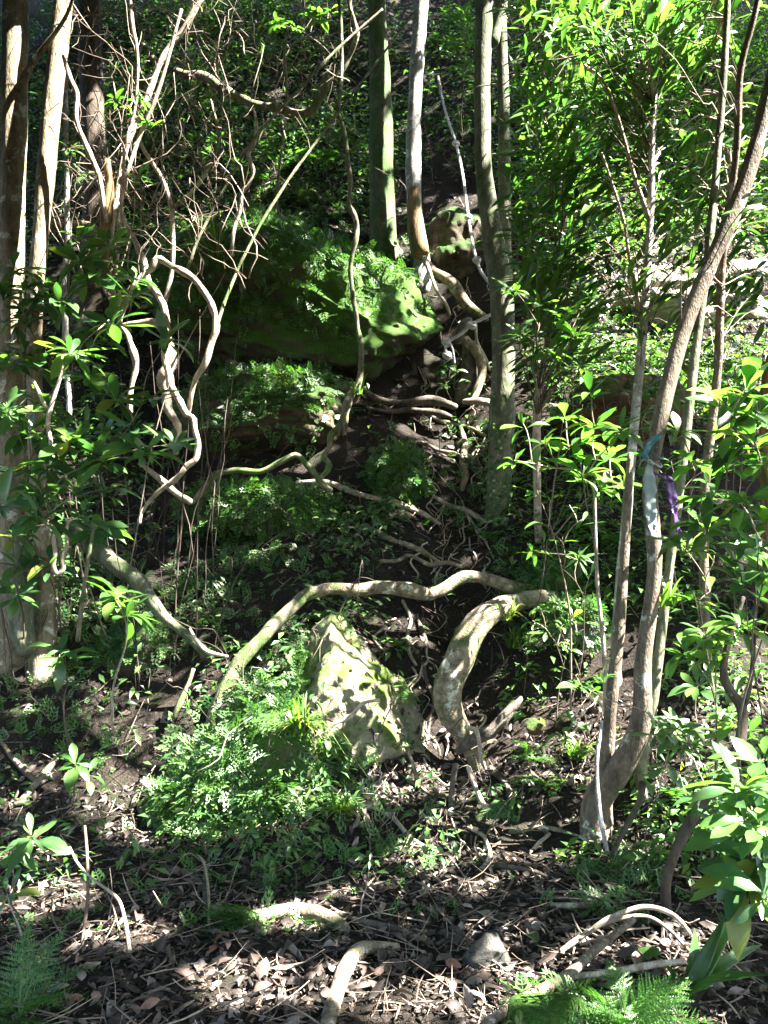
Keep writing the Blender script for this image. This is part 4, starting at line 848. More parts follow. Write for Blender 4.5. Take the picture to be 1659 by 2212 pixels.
shrub('leafy sprays hanging across the middle tree trunk', (1180, 900, 7.0), [(1128, 720, 6.0, 8, 54), (1230, 676, 6.0, 10, 54), (1112, 628, 6.1, 9, 52), (1200, 768, 6.0, 10, 54), (1242, 722, 6.0, 9, 54), (1170, 660, 6.1, 8, 50), (1280, 640, 6.0, 9, 50), (1150, 560, 6.2, 7, 50), (1255, 790, 6, 7, 50)], L_BRIGHT, jit=0.25, r0=0.005, prune=0.2)
shrub('big glossy leaved shrub crowding the right edge', (1640, 1640, 4.3),
      [(1612, 840, 3.9, 12, 104), (1572, 878, 3.9, 10, 96), (1580, 925, 3.9, 10, 92), (1632, 955, 3.8, 11, 100), (1570, 1005, 3.9, 9, 92), (1612, 1080, 3.8, 12, 104), (1655, 1000, 3.8, 9, 96), (1640, 890, 4.0, 10, 92), (1545, 1060, 4.0, 7, 80), (1650, 1120, 3.8, 9, 96)], L_BRIGHT, jit=0.15)
shrub('dark overhanging leaves right of the purple tape', (1660, 1700, 4.2),
      [(1528, 1142, 3.9, 10, 108), (1600, 1160, 3.8, 10, 104), (1610, 1252, 3.8, 11, 104), (1650, 1225, 3.75, 9, 96), (1640, 1180, 3.7, 8, 100), (1480, 1180, 4.0, 6, 84)], L_DARK, jit=0.12)
shrub('lime green whorled seedling under the dark leaves at the right', (1530, 1640, 4.4), [(1522, 1370, 4.2, 13, 72), (1478, 1405, 4.25, 10, 60), (1602, 1345, 4.1, 9, 76), (1545, 1410, 4.2, 8, 56)], L_BRIGHT, 'vine_moss', 'seedling', 'seedling', -20, 45, 0.006, 0.05)
shrub('large leaved shrub spilling in at the lower right edge', (1670, 2060, 3.5),
      [(1605, 1700, 3.4, 10, 118), (1640, 1760, 3.35, 11, 122), (1578, 1822, 3.4, 10, 112), (1642, 1850, 3.35, 11, 124), (1612, 1905, 3.35, 9, 132), (1660, 1680, 3.4, 8, 104), (1655, 1930, 3.3, 8, 116), (1550, 1720, 3.5, 7, 96)], L_DARK, jit=0.1)
shrub('sunlit glossy leaves at the right edge above the lower shrub', (1670, 1960, 3.6), [(1650, 1640, 3.5, 8, 100), (1590, 1660, 3.6, 7, 88), (1648, 1790, 3.25, 6, 100), (1610, 1770, 3.25, 5, 90)], L_BRIGHT, jit=0.06)
shrub('small dark leaf seedling beside the boulder foot', (900, 1900, None), [(830, 1865, 4.9, 5, 40), (805, 1810, 5.0, 6, 34), (905, 1835, 4.95, 5, 32)], L_DARK, 'twig', 'seedling', 'seedling', -25, 30, 0.003, 0.05)
shrub('low bright leafy bush on the sunlit right bank', (1200, 1520, 5.6), [(1180, 1360, 5.5, 12, 34), (1215, 1350, 5.5, 12, 34), (1240, 1330, 5.5, 12, 36), (1150, 1340, 5.55, 11, 32), (1260, 1360, 5.5, 10, 32), (1200, 1385, 5.45, 10, 32), (1165, 1310, 5.6, 9, 30), (1225, 1400, 5.45, 8, 30)], L_BRIGHT, jit=0.1, r0=0.004)
shrub('narrow leaved bush in front of the grey stems on the right', (1230, 1450, 5.7), [(1170, 1130, 5.5, 12, 44), (1215, 1160, 5.5, 12, 44), (1260, 1120, 5.5, 12, 44), (1200, 1210, 5.5, 11, 44), (1250, 1200, 5.5, 11, 44), (1150, 1190, 5.6, 9, 40), (1230, 1090, 5.5, 9, 40), (1275, 1240, 5.4, 9, 40), (1190, 1080, 5.6, 9, 40)], L_LANCE, jit=0.15, r0=0.004)
shrub('leafy ground plant between the sunlit litter and the taped trunk', (1240, 1640, 5.2), [(1240, 1560, 5.1, 7, 36), (1210, 1590, 5.1, 7, 34), (1250, 1470, 5.2, 8, 36), (1280, 1490, 5.1, 7, 36), (1215, 1440, 5.3, 7, 32)], L_BRIGHT, jit=0.08, r0=0.003)
shrub('dark leaved plant under the taped trunk', (1400, 1820, 4.6), [(1300, 1465, 4.7, 6, 56), (1255, 1480, 4.7, 5, 50), (1440, 1650, 4.5, 7, 48), (1460, 1580, 4.4, 6, 50), (1410, 1720, 4.5, 6, 44)], L_DARK, jit=0.06, r0=0.004)
shrub('leaf sprig hanging at the top middle edge', (740, 150, 8.1), [(690, 40, 8.1, 9, 34), (665, 30, 8.1, 8, 32), (640, 60, 8.1, 6, 30), (715, 20, 8.1, 6, 30), (600, 50, 8.1, 7, 30)], L_BRIGHT, 'vine_pale', 'leaf_sprig', 'sprig', jit=0.1, r0=0.003)
shrub('yellow green leaves lit at the top beside the middle tree', (1000, 300, 10.5), [(1005, 30, 9.5, 10, 32), (1015, 80, 9.5, 10, 32), (985, 100, 9.5, 9, 30), (1020, 140, 9.5, 8, 30), (1000, 160, 9.6, 7, 26)], L_BRIGHT, 'twig', 'leaf_sprig', 'sprig', jit=0.2, r0=0.005)
shrub('dark sapling tuft by the hanging vine near the top', (560, 380, None), [(560, 110, 9.2, 9, 34), (590, 100, 9.2, 9, 34), (530, 130, 9.3, 8, 30), (570, 330, 9.2, 9, 34), (590, 310, 9.2, 8, 30), (470, 300, 8.2, 8, 28), (455, 330, 8.2, 8, 28), (500, 360, 8.2, 7, 26)], L_DARK, jit=0.2, r0=0.004)
shrub('small leafy plant rooted in the rock under the rope', (985, 860, 8.9), [(965, 790, 8.75, 8, 22), (950, 800, 8.75, 8, 22), (985, 800, 8.7, 7, 22), (960, 830, 8.75, 6, 20)], L_DARK, name='seedling', cat='seedling', jit=0.03, r0=0.003)
shrub('young seedling sprouting from the mossy ledge', (620, 1040, 8.0), [(630, 930, 7.7, 7, 28), (560, 1000, 7.7, 5, 22), (628, 955, 7.7, 4, 22)], L_DARK, name='seedling', cat='seedling', jit=0.02, r0=0.003)

# lance leaved saplings of the upper right
random.seed(15)
shrub('deep shaded shrub low between the left trunks', (60, 1420, None), [(random.uniform(0, 230), random.uniform(840, 1290), random.uniform(5.7, 6.2), 9, 70) for _ in range(19)], L_DARK, jit=0.1)
shrub('leafy sapling screen behind the white forked twig', (200, 1330, None), [(random.uniform(0, 330), random.uniform(500, 800), random.uniform(6.1, 6.5), 8, 58) for _ in range(17)], L_DARK, jit=0.1)
shrub('glossy leafy bush in shade right of the taped trunk', (1540, 1560, 4.9), [(random.uniform(1440, 1659), random.uniform(900, 1330), random.uniform(4.6, 5.2), 8, 70) for _ in range(16)], L_BRIGHT, jit=0.1)
shrub('sunny mixed bush behind the tapes', (1480, 1300, 6.0), [(random.uniform(1360, 1640), random.uniform(780, 1000), random.uniform(5.8, 6.6), 9, 46) for _ in range(16)], L_BRIGHT, jit=0.1, r0=0.004)
shrub('tangled leafy bush at the right below the lime seedling', (1560, 1760, 4.4), [(random.uniform(1400, 1659), random.uniform(1430, 1780), random.uniform(4.2, 4.9), 7, 56) for _ in range(15)], L_DARK, jit=0.1, r0=0.004)
random.seed(9)
def lance_tree(key, n, region, Yr, keep=230, size=(46, 74)):
    """leafy twigs on an existing sapling: leaves that show largest are parts, the rest one foliage part"""
    t, pts, rad = TRK[key]
    pts = catmull(pts, 0.15)
    rest = []; cnt = 0
    tw = []
    for k in range(n):
        px = random.uniform(region[0], region[2]); py = random.uniform(region[1], region[3]); Y = random.uniform(*Yr)
        e = P(px, py, Y)
        i = int(np.argmin(np.linalg.norm(pts - (e + np.array([0, 0, -0.35])), axis=1)))
        s0 = pts[i]
        L = np.linalg.norm(e - s0)
        st = e - (e - s0) / (L + 1e-6) * min(L, 0.55)
        mid = (st + e) / 2 + np.array([0, 0, 0.05])
        if sunkeep((st + e) / 2, 0.05, 0.6, False)[0] < 0.5: continue
        tw.append(tube([s0, (s0 + st) / 2 + np.array([0, 0, 0.06]), st, mid, e], [0.006, 0.005, 0.004, 0.003, 0.0015], 5, 0.07, 0.0, 0.012, k))
        dirn = (e - st) / (np.linalg.norm(e - st) + 1e-6)
        for j in range(9):
            u = 0.25 + 0.75 * j / 8
            p = st + (e - st) * u + np.array([0, 0, 0.05 * math.sin(u * 3)])
            side = np.array([-0.75 if j % 2 else 0.35, random.uniform(-0.4, 0.4), -0.45 if j % 2 else 0.2]) + dirn * 0.6 + rvec(1)[0] * 0.35
            nr = np.array([0.3, -0.5, 1.0]) + rvec(1)[0] * 0.5
            if sunkeep(p + side * 0.07, 0.09, 0.6, False)[0] < 0.5: continue
            Lf = random.uniform(*size) * Y / FPX
            if cnt < keep: add_leaf(t, L_LANCE, p, side, nr, Lf); cnt += 1
            else: rest.append((p, side, nr, Lf))
    if not tw: return
    V, F = join(tw); tag(obj('twigs', V, F, 'twig', t), None, None, None, 'stuff')
    if rest:
        V, F = leaf_tpl(4, 0.19, 0.3, 0.2, 0.45)
        V, F = inst(V, F, [r[0] for r in rest], [r[1] for r in rest], [r[2] for r in rest], np.array([r[3] for r in rest]))
        tag(obj('foliage', V, F, 'leaf_lance', t), None, None, None, 'stuff')
lance_tree('upright pale stem in the upper right thicket', 170, (1095, -20, 1330, 760), (5.9, 7.4))
lance_tree('thin grey stem forking above the bright shrub', 200, (1180, -20, 1500, 640), (5.2, 6.4))
lance_tree('long lichen spotted stem crossing behind the taped trunk', 230, (1380, -20, 1660, 760), (4.9, 6.6))
lance_tree('thin brown stem at the top right corner', 230, (1440, -20, 1680, 820), (4.6, 5.8))
lance_tree('leaning brown trunk on the right with coloured tapes tied round it', 60, (1460, 150, 1680, 520), (4.3, 5.0), 200)

# ferns
def frond_tpl(n=15, bi=5, width=0.30, droop=0.45):
    Vs, Fs = [], []
    def y_z(t): return t * (1 - 0.2 * droop * t), 0.25 * math.sin(t * 1.6) * (0.6) - droop * t ** 2.2
    def quad(a, b, w, nz):
        a = np.array(a); b = np.array(b); d = b - a; s = np.cross(d, [0, 0, 1.0]); s = s / (np.linalg.norm(s) + 1e-9) * w
        m_ = a + d * 0.45
        k = len(Vs); Vs.extend([a, m_ + s + [0, 0, nz], b, m_ - s + [0, 0, nz]]); Fs.append((k, k + 1, k + 2, k + 3))
    for i in range(n):
        t = 0.14 + 0.84 * i / (n - 1)
        y, z = y_z(t)
        l = width * (0.30 + 0.70 * math.sin(math.pi * min(1, 0.30 + 0.70 * (i / (n - 1)) ** 0.9))) * (1.0 if i < n - 1 else 0.5)
        l *= 1 - 0.75 * max(0, t - 0.5) / 0.5
        for s in (-1, 1):
            l_ = l * random.uniform(0.85, 1.1); a = np.array([0, y, z]); b = np.array([s * l_, y + l_ * random.uniform(0.35, 0.55), z - random.uniform(0.05, 0.45) * l_])
            if bi:
                m_n = max(3, int(l / 0.021))
                for j in range(m_n):
                    u = (j + 0.5) / m_n; c = a + (b - a) * u; pl = 0.036 * (1.05 - u * 0.75)
                    for q in (-1, 1):
                        if random.random() < 0.06: continue
                        dd = np.array([s * (0.35 + random.uniform(-0.2, 0.2)), 0.9 * q + 0.25, random.uniform(-0.45, 0.25)]) * pl * random.uniform(0.7, 1.25)
                        quad(c, c + dd, pl * 0.36, 0.004)
                quad(a, b, 0.007, 0)
            else: quad(a, b, 0.03, 0.006)
    k = len(Vs)
    for i in range(9):
        t = i / 8; y, z = y_z(t); w = 0.008 * (1.2 - t)
        Vs.extend([np.array([-w, y, z - 0.003]), np.array([w, y, z - 0.003])])
        if i: Fs.append((k + 2 * i - 2, k + 2 * i - 1, k + 2 * i + 1, k + 2 * i))
    return np.array(Vs), np.array(Fs)
FR_BIG = [make_mesh('frond', *frond_tpl(17, 6, 0.30, d), 'fern', False) for d in (0.3, 0.5, 0.7)]
FR_SM = [make_mesh('frond', *frond_tpl(15, 0, 0.24, d), 'fern', False) for d in (0.35, 0.6, 0.8)]
def fern(label, px, py, Y, n, L, fr=FR_BIG, tilt=(15, 60), face=None):
    b = G(px, py) if Y is None else down(P(px, py, Y), 1.0)[0]
    t = thing('fern', label, 'fern', b, None)
    for i in range(n):
        a = (i + random.uniform(-0.3, 0.3)) / n * 2 * math.pi if face is None else R(random.uniform(*face))
        el = R(random.uniform(*tilt))
        d = np.array([math.cos(a) * math.cos(el), math.sin(a) * math.cos(el), math.sin(el)])
        nr = np.array([-math.cos(a) * math.sin(el), -math.sin(a) * math.sin(el), math.cos(el)]) + rvec(1)[0] * 0.15
        o = add_leaf(t, fr, b, d, nr, L * random.uniform(0.75, 1.15)); o.name = 'frond'
    return t
random.seed(3)
fern('large soft fern spreading at the bottom right', 1375, 2215, 3.15, 11, 0.36, tilt=(15, 65))
fern('dark soft fern filling the bottom left corner', 40, 2205, 3.3, 11, 0.34, tilt=(15, 60))
fern('fern hanging over the sunlit foreground root', 545, 1990, None, 7, 0.30, tilt=(0, 40), face=(180, 340))
def frond_to(t, p0, p1, fr, nrm=(0, -1, 0.35)):
    d = p1 - p0; o = add_leaf(t, fr, p0, d, np.array(nrm, float), np.linalg.norm(d) * 1.08); o.name = 'frond'
FR_FLAT = [make_mesh('frond', *frond_tpl(15, 6, 0.33, d), 'fern', False) for d in (0.05, 0.12)]
lf = thing('fern', 'lone bright fern drooping down the bank by the path', 'fern', G(1055, 1730))
for a_, b_ in (((1062, 1745), (1112, 1865)), ((1050, 1735), (1118, 1775)), ((1058, 1740), (1050, 1810))):
    q0 = G(*a_); q0 = q0 + np.array([0, -0.05, 0.03]); frond_to(lf, q0, P(b_[0], b_[1], q0[1] - 0.12), FR_FLAT)
bf = thing('fern', 'young fern with fresh tips leaning out of the large soft fern', 'fern', down(P(1350, 2200, 3.2), 1)[0])
for a_, b_ in (((1350, 2195), (1320, 2095)), ((1360, 2200), (1450, 2115)), ((1350, 2205), (1290, 2170)), ((1365, 2205), (1480, 2175))):
    frond_to(bf, P(a_[0], a_[1], 3.1), P(b_[0], b_[1], 3.02), FR_FLAT, (0, -0.7, 0.8))
fern('small fern leaning over the sunlit boulder edge', 868, 1400, None, 7, 0.20, FR_SM)
fern('little fern in shade beside the thick curved root', 875, 1490, None, 6, 0.22, FR_SM, (-20, 30), (200, 330))
fern('fern tuft hanging off the right end of the arching root', 1130, 1290, 6.3, 8, 0.26, FR_SM, (-20, 40))
fern('fern growing on the left boulder root', 540, 1400, None, 7, 0.24, FR_SM, (0, 50))
fern('dark fern in the shade right of the crooked sapling', 1640, 1650, 4.4, 8, 0.30, FR_SM, (10, 50))
fern('fern among the stems behind the taped trunk', 1480, 1560, 4.9, 8, 0.30, FR_SM, (10, 50))
fern('fern below the lichen rock on the right bank', 1180, 1700, None, 8, 0.20, FR_BIG, (10, 60))
fern('sunlit fern at the foot of the right bank', 1150, 1640, None, 8, 0.2, FR_BIG, (10, 60))
fern('fern leaning out beneath the grass tuft on the draped boulder', 620, 1700, None, 8, 0.28, FR_SM, (-30, 30), (200, 340))
fern('fern fronds draped below the draped boulder top', 740, 1720, None, 7, 0.26, FR_SM, (-40, 20), (200, 340))
fern('small fern on the slope right of the moss mound', 1060, 1210, 7.2, 7, 0.2, FR_SM)
fern('tiny fern at the lower right beside the pointed stone', 1245, 2135, None, 7, 0.10, FR_SM)
for k, (a, b) in enumerate(((420, 215), (330, 240), (470, 245), (400, 180), (310, 330), (540, 400), (600, 70), (990, 60), (960, 110), (700, 360), (1330, 1180), (340, 200))):
    fern(['broad fern in the dark below the slung liana', 'fern left of the slung liana in deep shade', 'fern under the bend of the slung liana', 'fern above the slung liana', 'fern low behind the letter Y stem', 'fern behind the wavy grey vine', 'fern high on the bank left of the mossy trunk', 'fern at the top between the grey trunk and the middle tree', 'fern just below the top fern beside the rope', 'fern on the boulder crest by the hanging vine', 'fern tucked behind the straight sunlit stick stem', 'fern between the crooked pole and the slung liana'][k], a, b, None, 9, 0.55 if b < 420 else 0.3, FR_SM, (0, 50))

# grass tufts
def grass(label, px, py, Y, n, L, lean=(0, -0.3), mat='grass', spread=0.08, w=0.006, name='grass_tuft', cat='grass'):
    b = G(px, py) if Y is None else P(px, py, Y)
    Vs, Fs = [], []
    k = 0
    for i in range(n):
        a = random.uniform(0, 6.28); l = L * random.uniform(0.5, 1.2)
        out = np.array([math.cos(a) + lean[0], math.sin(a) + lean[1], 0]) * random.uniform(0.3, 1.0)
        p0 = b + np.array([random.uniform(-1, 1), random.uniform(-1, 1), 0]) * spread * 0.5
        sd = np.array([-math.sin(a), math.cos(a), 0]) * w * random.uniform(0.6, 1.3)
        for s in range(6):
            u = s / 5
            p = p0 + out * l * u * 0.75 + np.array([0, 0, l * (u * 0.95 - 0.75 * u * u * (0.5 + abs(out[0])))])
            ww = sd * (1 - u ** 2 * 0.95)
            Vs += [p - ww, p + ww]
            if s: Fs.append((k + 2 * s - 2, k + 2 * s - 1, k + 2 * s + 1, k + 2 * s))
        k += 12
    return tag(obj(name, np.array(Vs), np.array(Fs), mat, None, b), label, cat)
random.seed(21)
grass('sunlit grass tuft fountaining over the draped boulder', 645, 1590, None, 130, 0.40, (0.1, -0.4), w=0.008)
grass('second grass clump hanging just right of the sunlit tuft', 710, 1650, None, 80, 0.36, (0.2, -0.5), w=0.008)
grass('broad bladed grass hanging down the bank in the middle', 740, 1760, None, 40, 0.30, (0.1, -0.8), w=0.009)
grass('pale green grass tuft on top of the huge boulder', 568, 430, None, 50, 0.32, (0, -0.2))
grass('larger grass tuft right of the pale one on the boulder crest', 660, 440, None, 80, 0.45, (0.1, -0.4))
grass('dark grass hanging over the left side of the huge boulder', 470, 560, None, 70, 0.55, (-0.1, -0.7))
grass('grass fringe drooping above the boulder overhang', 430, 660, None, 40, 0.6, (0, -0.9))
grass('strappy grass on the lower mossy ledge', 620, 840, None, 50, 0.3, (0.1, -0.7))
grass('yellowing strap leaves at the base of the hanging vine', 770, 850, 7.75, 9, 0.28, (0.1, -0.6), w=0.014)
grass('dry sunlit stems under the hanging vine foot', 738, 940, 7.65, 22, 0.22, (0, -0.5), 'twig', w=0.006)
grass('long grass between the thick curved root and the right bank', 1110, 1400, None, 60, 0.28, (0.2, -0.6))
grass('tall dry grass stalks in front of the taped trunk foot', 1245, 1640, None, 60, 0.30, (0, -0.3))
grass('grass hanging below the arching root on the right', 1090, 1340, 5.85, 30, 0.28, (0.3, -0.7))
grass('grass at the very bottom right of centre', 1130, 2205, None, 12, 0.08, (0, -0.2))
grass('grass on the top of the sunlit boulder', 690, 1340, None, 40, 0.13, (-0.2, -0.5))
grass('strap leaved clump arching beside the lime seedling', 1440, 1310, 4.9, 16, 0.30, (0.2, -0.3), w=0.012)
grass('grass behind the tapes on the right', 1480, 1200, 5.4, 22, 0.26, (0.1, -0.4), w=0.009)

# pleated broad leaves at the lower right
def pleat_tpl(n=12, W=0.17, droop=0.5):
    t = np.linspace(0, 1, n + 1); w = W * 0.5 * np.sin(math.pi * (0.06 + 0.94 * t) ** 0.75) ** 0.8 + 0.004
    c = np.linspace(-1, 1, 9)
    V = np.stack([np.stack([w * q, t * (1 - 0.25 * droop * t), 0.3 * np.abs(q) * w + 0.28 * w * (k % 2) - droop * t ** 2 + 0.01 * np.sin(t * 14 + q)], -1) for k, q in enumerate(c)], 1).reshape(-1, 3)
    F = [(i * 9 + j, i * 9 + j + 1, i * 9 + j + 10, i * 9 + j + 9) for i in range(n) for j in range(8)]
    return V, np.array(F)
PL = [make_mesh('leaf', *pleat_tpl(14, 0.16, d), 'leaf_bright') for d in (0.45, 0.7, 1.0)]
b = down(P(1480, 2120, 3.45), 1)[0]
pt = thing('pleated_plant', 'broad pleated sunlit leaves arching at the lower right', 'plant', b)
for (x2, y2, Y2) in ((1600, 2000, 3.4), (1570, 2040, 3.35), (1545, 2020, 3.5), (1600, 2090, 3.25), (1440, 2060, 3.55), (1620, 2040, 3.4)):
    e = P(x2, y2, Y2); d = e - b; L = np.linalg.norm(d) * 1.15
    add_leaf(pt, PL, b, d + np.array([0, 0, 0.12]), np.array([0.2, -0.5, 1.0]), L)
lo = thing('fallen_leaf', 'single broad green pleated leaf lying on the lower right litter', 'leaf', G(1400, 2085))
add_leaf(lo, PL, G(1425, 2085) + np.array([0, 0, 0.05]), np.array([-1, 0.12, 0.03]), np.array([0.1, -0.5, 1]), 0.24, 1.6).name = 'blade'
gl = thing('fallen_leaf', 'long grey green leaf lying by the pointed stone', 'leaf', G(1165, 2030))
add_leaf(gl, L_DARK, G(1165, 2055) + np.array([0, 0, 0.02]), np.array([-0.2, 0.7, 0.4]), np.array([0, -0.6, 1]), 0.14, 1.2).name = 'blade'
pk = thing('fallen_leaf', 'large pinkish dead leaf on the dark soil left of the boulder', 'leaf', G(660 - 228, 1495))
DRYL = [make_mesh('leaf', *leaf_tpl(6, 0.5, 0.5, 0.3, 0.5, 0.05, 0.03), 'dry_leaf')]
add_leaf(pk, DRYL, G(415, 1500) + np.array([0, 0, 0.03]), np.array([1, 0.1, 0.1]), np.array([0, -0.7, 0.7]), 0.13, 1.2).name = 'blade'
# ================================================================== ground cover, litter, undergrowth
def gnormal(x, y):
    e = 0.03
    n = np.stack([-(Zg(x + e, y) - Zg(x - e, y)) / (2 * e), -(Zg(x, y + e) - Zg(x, y - e)) / (2 * e), np.ones_like(x)], -1)
    return n / np.linalg.norm(n, axis=1)[:, None]
def sample_ground(n, y0, y1, power=1.0, wide=0.50):
    y = y0 + (y1 - y0) * rng.random(n) ** power
    x = (rng.random(n) * 2 - 1) * (wide * y + 0.6)
    return np.stack([x, y, Zg(x, y)], -1)
def sample_mesh(V, F, n):
    a, b, c = V[F[:, 0]], V[F[:, 1]], V[F[:, 2]]
    nr = np.cross(b - a, c - a); ar = np.linalg.norm(nr, axis=1)
    f = rng.choice(len(F), n, p=ar / ar.sum())
    u, v = rng.random(n), rng.random(n); fl = u + v > 1; u[fl] = 1 - u[fl]; v[fl] = 1 - v[fl]
    return a[f] + (b[f] - a[f]) * u[:, None] + (c[f] - a[f]) * v[:, None], nr[f] / (ar[f][:, None] + 1e-12)
def blobs(p, spec, base=0.0):
    px, py, f = project(p)
    d = np.full(len(p), base)
    for cx, cy, rx, ry, w in spec:
        q = ((px - cx) / rx) ** 2 + ((py - cy) / ry) ** 2
        d = np.maximum(d, w * np.clip(1.6 - q * 1.1, 0, 1)) if w > 0 else d * (1 - np.clip(1.6 - q * 1.1, 0, 1) * -w)
    return d
def tangent(nr, spread=1.0, down=0.0):
    r = rvec(len(nr)); r[:, 2] -= down
    return r - nr * np.sum(r * nr, 1)[:, None] * 0.8

# creeping clubmoss: many little forked fronds
def club_tpl():
    Vs, Fs = [], []
    def q(a, d, l, w):
        a = np.array(a, float); d = np.array(d, float); d /= np.linalg.norm(d); s = np.cross(d, [0, 0, 1.0]) * w
        k = len(Vs); b = a + d * l
        Vs.extend([a, a + d * l * 0.6 + s, b, a + d * l * 0.6 - s]); Fs.append((k, k + 1, k + 2, k + 3))
    for i in range(4):
        y = 0.25 + 0.22 * i; z = 0.10 * math.sin(y * 3)
        for s in (-1, 1):
            l = 0.42 * (1 - 0.16 * i)
            q((0, y, z), (s * 0.8, 0.55, 0.05), l, 0.055)
            q((s * l * 0.45, y + l * 0.3, z), (s * 0.25, 0.9, 0.15), l * 0.6, 0.045)
    q((0, 0, 0), (0, 1, 0.1), 1.1, 0.03)
    return np.array(Vs), np.array(Fs)
CLV, CLF = club_tpl()
COVER = [(580, 590, 330, 125, 1.0), (430, 600, 130, 120, 0.9), (565, 820, 150, 70, 1.0), (500, 900, 110, 60, 0.7), (560, 1120, 190, 80, 1.0), (460, 1290, 130, 90, 1.0), (270, 1330, 150, 110, 0.7), (90, 1330, 120, 140, 0.9), (110, 1500, 120, 170, 0.6), (190, 1650, 90, 70, 0.4),
         (470, 1720, 130, 190, 1.0), (580, 1850, 170, 90, 0.9), (600, 1480, 90, 120, 0.9), (860, 1040, 75, 70, 0.9), (720, 1770, 120, 150, 0.6), (1210, 1260, 140, 80, 0.8), (1240, 1380, 110, 60, 0.5), (1360, 1930, 110, 90, 0.9), (640, 2030, 90, 40, 0.6),
         (750, 1160, 120, 60, 0.5), (640, 1200, 120, 60, 0.7), (1010, 1020, 60, 120, 0.3), (130, 2060, 130, 60, 0.5), (640, 470, 220, 60, 0.8), (1420, 800, 300, 120, 0.4), (300, 450, 220, 100, 0.35), (870, 1870, 80, 60, 0.3), (820, 640, 120, 30, 0.25), (760, 600, 60, 40, 0.5)]
BARE = [(770, 1460, 85, 90, -1.0), (840, 1540, 70, 70, -1), (730, 625, 50, 40, -0.9), (870, 700, 90, 85, -0.9), (560, 735, 200, 25, -0.9), (525, 1835, 75, 60, -0.95), (610, 1680, 55, 50, -0.9), (700, 1800, 50, 40, -0.8), (470, 1580, 30, 40, -0.6), (700, 1480, 40, 40, -0.7), (960, 1500, 50, 250, -0.9)]
pp, nn = [], []
g = sample_ground(110000, 4.0, 12.5, 1.0, 0.46)
w = blobs(g, COVER + BARE, 0.03) * np.maximum(0.2, sunkeep(g + np.array([0, 0, 0.04]), 0.02, 0.12, False)); k = rng.random(len(g)) < w * 0.30
pp.append(g[k]); nn.append(gnormal(g[k][:, 0], g[k][:, 1]))
for i, (W, F, o) in enumerate(BOULD):
    if o['label'].startswith(('dark damp', 'dark rock under', 'pointed', 'small', 'pale sunlit rock')): continue
    n = {0: 3200, 1: 6500, 2: 9500, 3: 5200, 4: 1500, 5: 3000}.get(i, 900)
    a, b = sample_mesh(W, F, n)
    w = blobs(a, COVER + BARE, 0.10) * (0.35 + 0.65 * sstep(-0.4, 0.3, b[:, 2])); k = rng.random(n) < w
    pp.append(a[k]); nn.append(b[k])
pp = np.concatenate(pp); nn = np.concatenate(nn)
d = tangent(nn, 1, 0.5) + nn * (0.25 + 0.5 * rng.random(len(nn)))[:, None]
s = (0.040 + 0.095 * rng.random(len(pp)) ** 1.7) * (0.8 + 0.05 * pp[:, 1])
V, F = inst(CLV, CLF, pp + nn * 0.005, d, nn + 0.35 * rvec(len(nn)), s)
print('clubmoss', len(pp))
tag(obj('ground_cover', V, F, 'clubmoss', None, None, False), 'creeping green clubmoss covering rocks and soil', 'ground cover', None, 'stuff')

# dead leaves
LIT = [(830, 2100, 1000, 190, 1.0), (830, 1930, 700, 110, 0.8), (930, 1660, 180, 110, 1.0), (1180, 1580, 170, 130, 1.0), (1480, 660, 300, 150, 1.0), (860, 1600, 60, 60, 1.0), (1500, 1500, 200, 150, 0.8), (930, 1430, 90, 160, 0.8), (960, 1060, 70, 120, 0.8), (700, 500, 300, 40, 0.4), (860, 560, 100, 40, 0.9),
       (200, 1750, 320, 140, 0.75), (700, 1340, 120, 50, 0.5), (1000, 480, 60, 100, 0.7), (800, 1200, 250, 70, 0.6), (330, 1520, 200, 120, 0.5)]
def litter_tpl(c):
    V, F = leaf_tpl(3, 0.42, 0.55 * (1 if c % 2 else -0.7), 0.25 * (c - 1), 0.48, 0.07, 0.03, 0.0)
    return V, F
lp, ln = [], []
g = np.concatenate([sample_ground(52000, 2.9, 5.6, 1.0, 0.46), sample_ground(50000, 5.2, 16.0, 1.0, 0.48)])
xr = rng.uniform(1.8, 5.6, 24000); yr = rng.uniform(8.0, 12.5, 24000)
g = np.concatenate([g, np.stack([xr, yr, Zg(xr, yr)], -1)])
w = blobs(g, LIT, 0.22); k = rng.random(len(g)) < w * np.where(g[:, 1] < 5.4, 0.42, 0.55)
lp.append(g[k]); ln.append(gnormal(g[k][:, 0], g[k][:, 1]))
for i, n in ((0, 260), (1, 500), (2, 500), (3, 200), (4, 60), (5, 160)):
    a, b = sample_mesh(BOULD[i][0], BOULD[i][1], n * 3); k = (b[:, 2] > 0.25)
    lp.append(a[k][:n]); ln.append(b[k][:n])
lp = np.concatenate(lp); ln = np.concatenate(ln)
from mathutils.kdtree import KDTree
kd = KDTree(len(STEMPTS))
for i, q in enumerate(STEMPTS): kd.insert(q[:3], i)
kd.balance()
ok = np.array([(lambda h: h[2] > STEMPTS[h[1]][3] * 1.15 + 0.004)(kd.find(p_)) for p_ in lp])
lp, ln = lp[ok], ln[ok]
L = (0.016 + 0.072 * rng.random(len(lp)) ** 2.4) * np.where(lp[:, 1] > 7, 1.25, 1.0)
tilt = ln + rvec(len(ln)) * (0.35 + 0.5 * rng.random(len(ln)))[:, None]
yd = tangent(ln) + 0.15 * rvec(len(ln))
up = 0.006 + 0.028 * rng.random(len(lp)) ** 2
pos = lp + ln * up[:, None]
wf = rng.uniform(0.55, 1.2, len(lp))
px, py, f = project(pos)
vis = (px > 10) & (px < 1650) & (py < 2205) & (lp[:, 1] < 5.2)
score = np.where(vis, L * np.sqrt(wf) / lp[:, 1], 0)
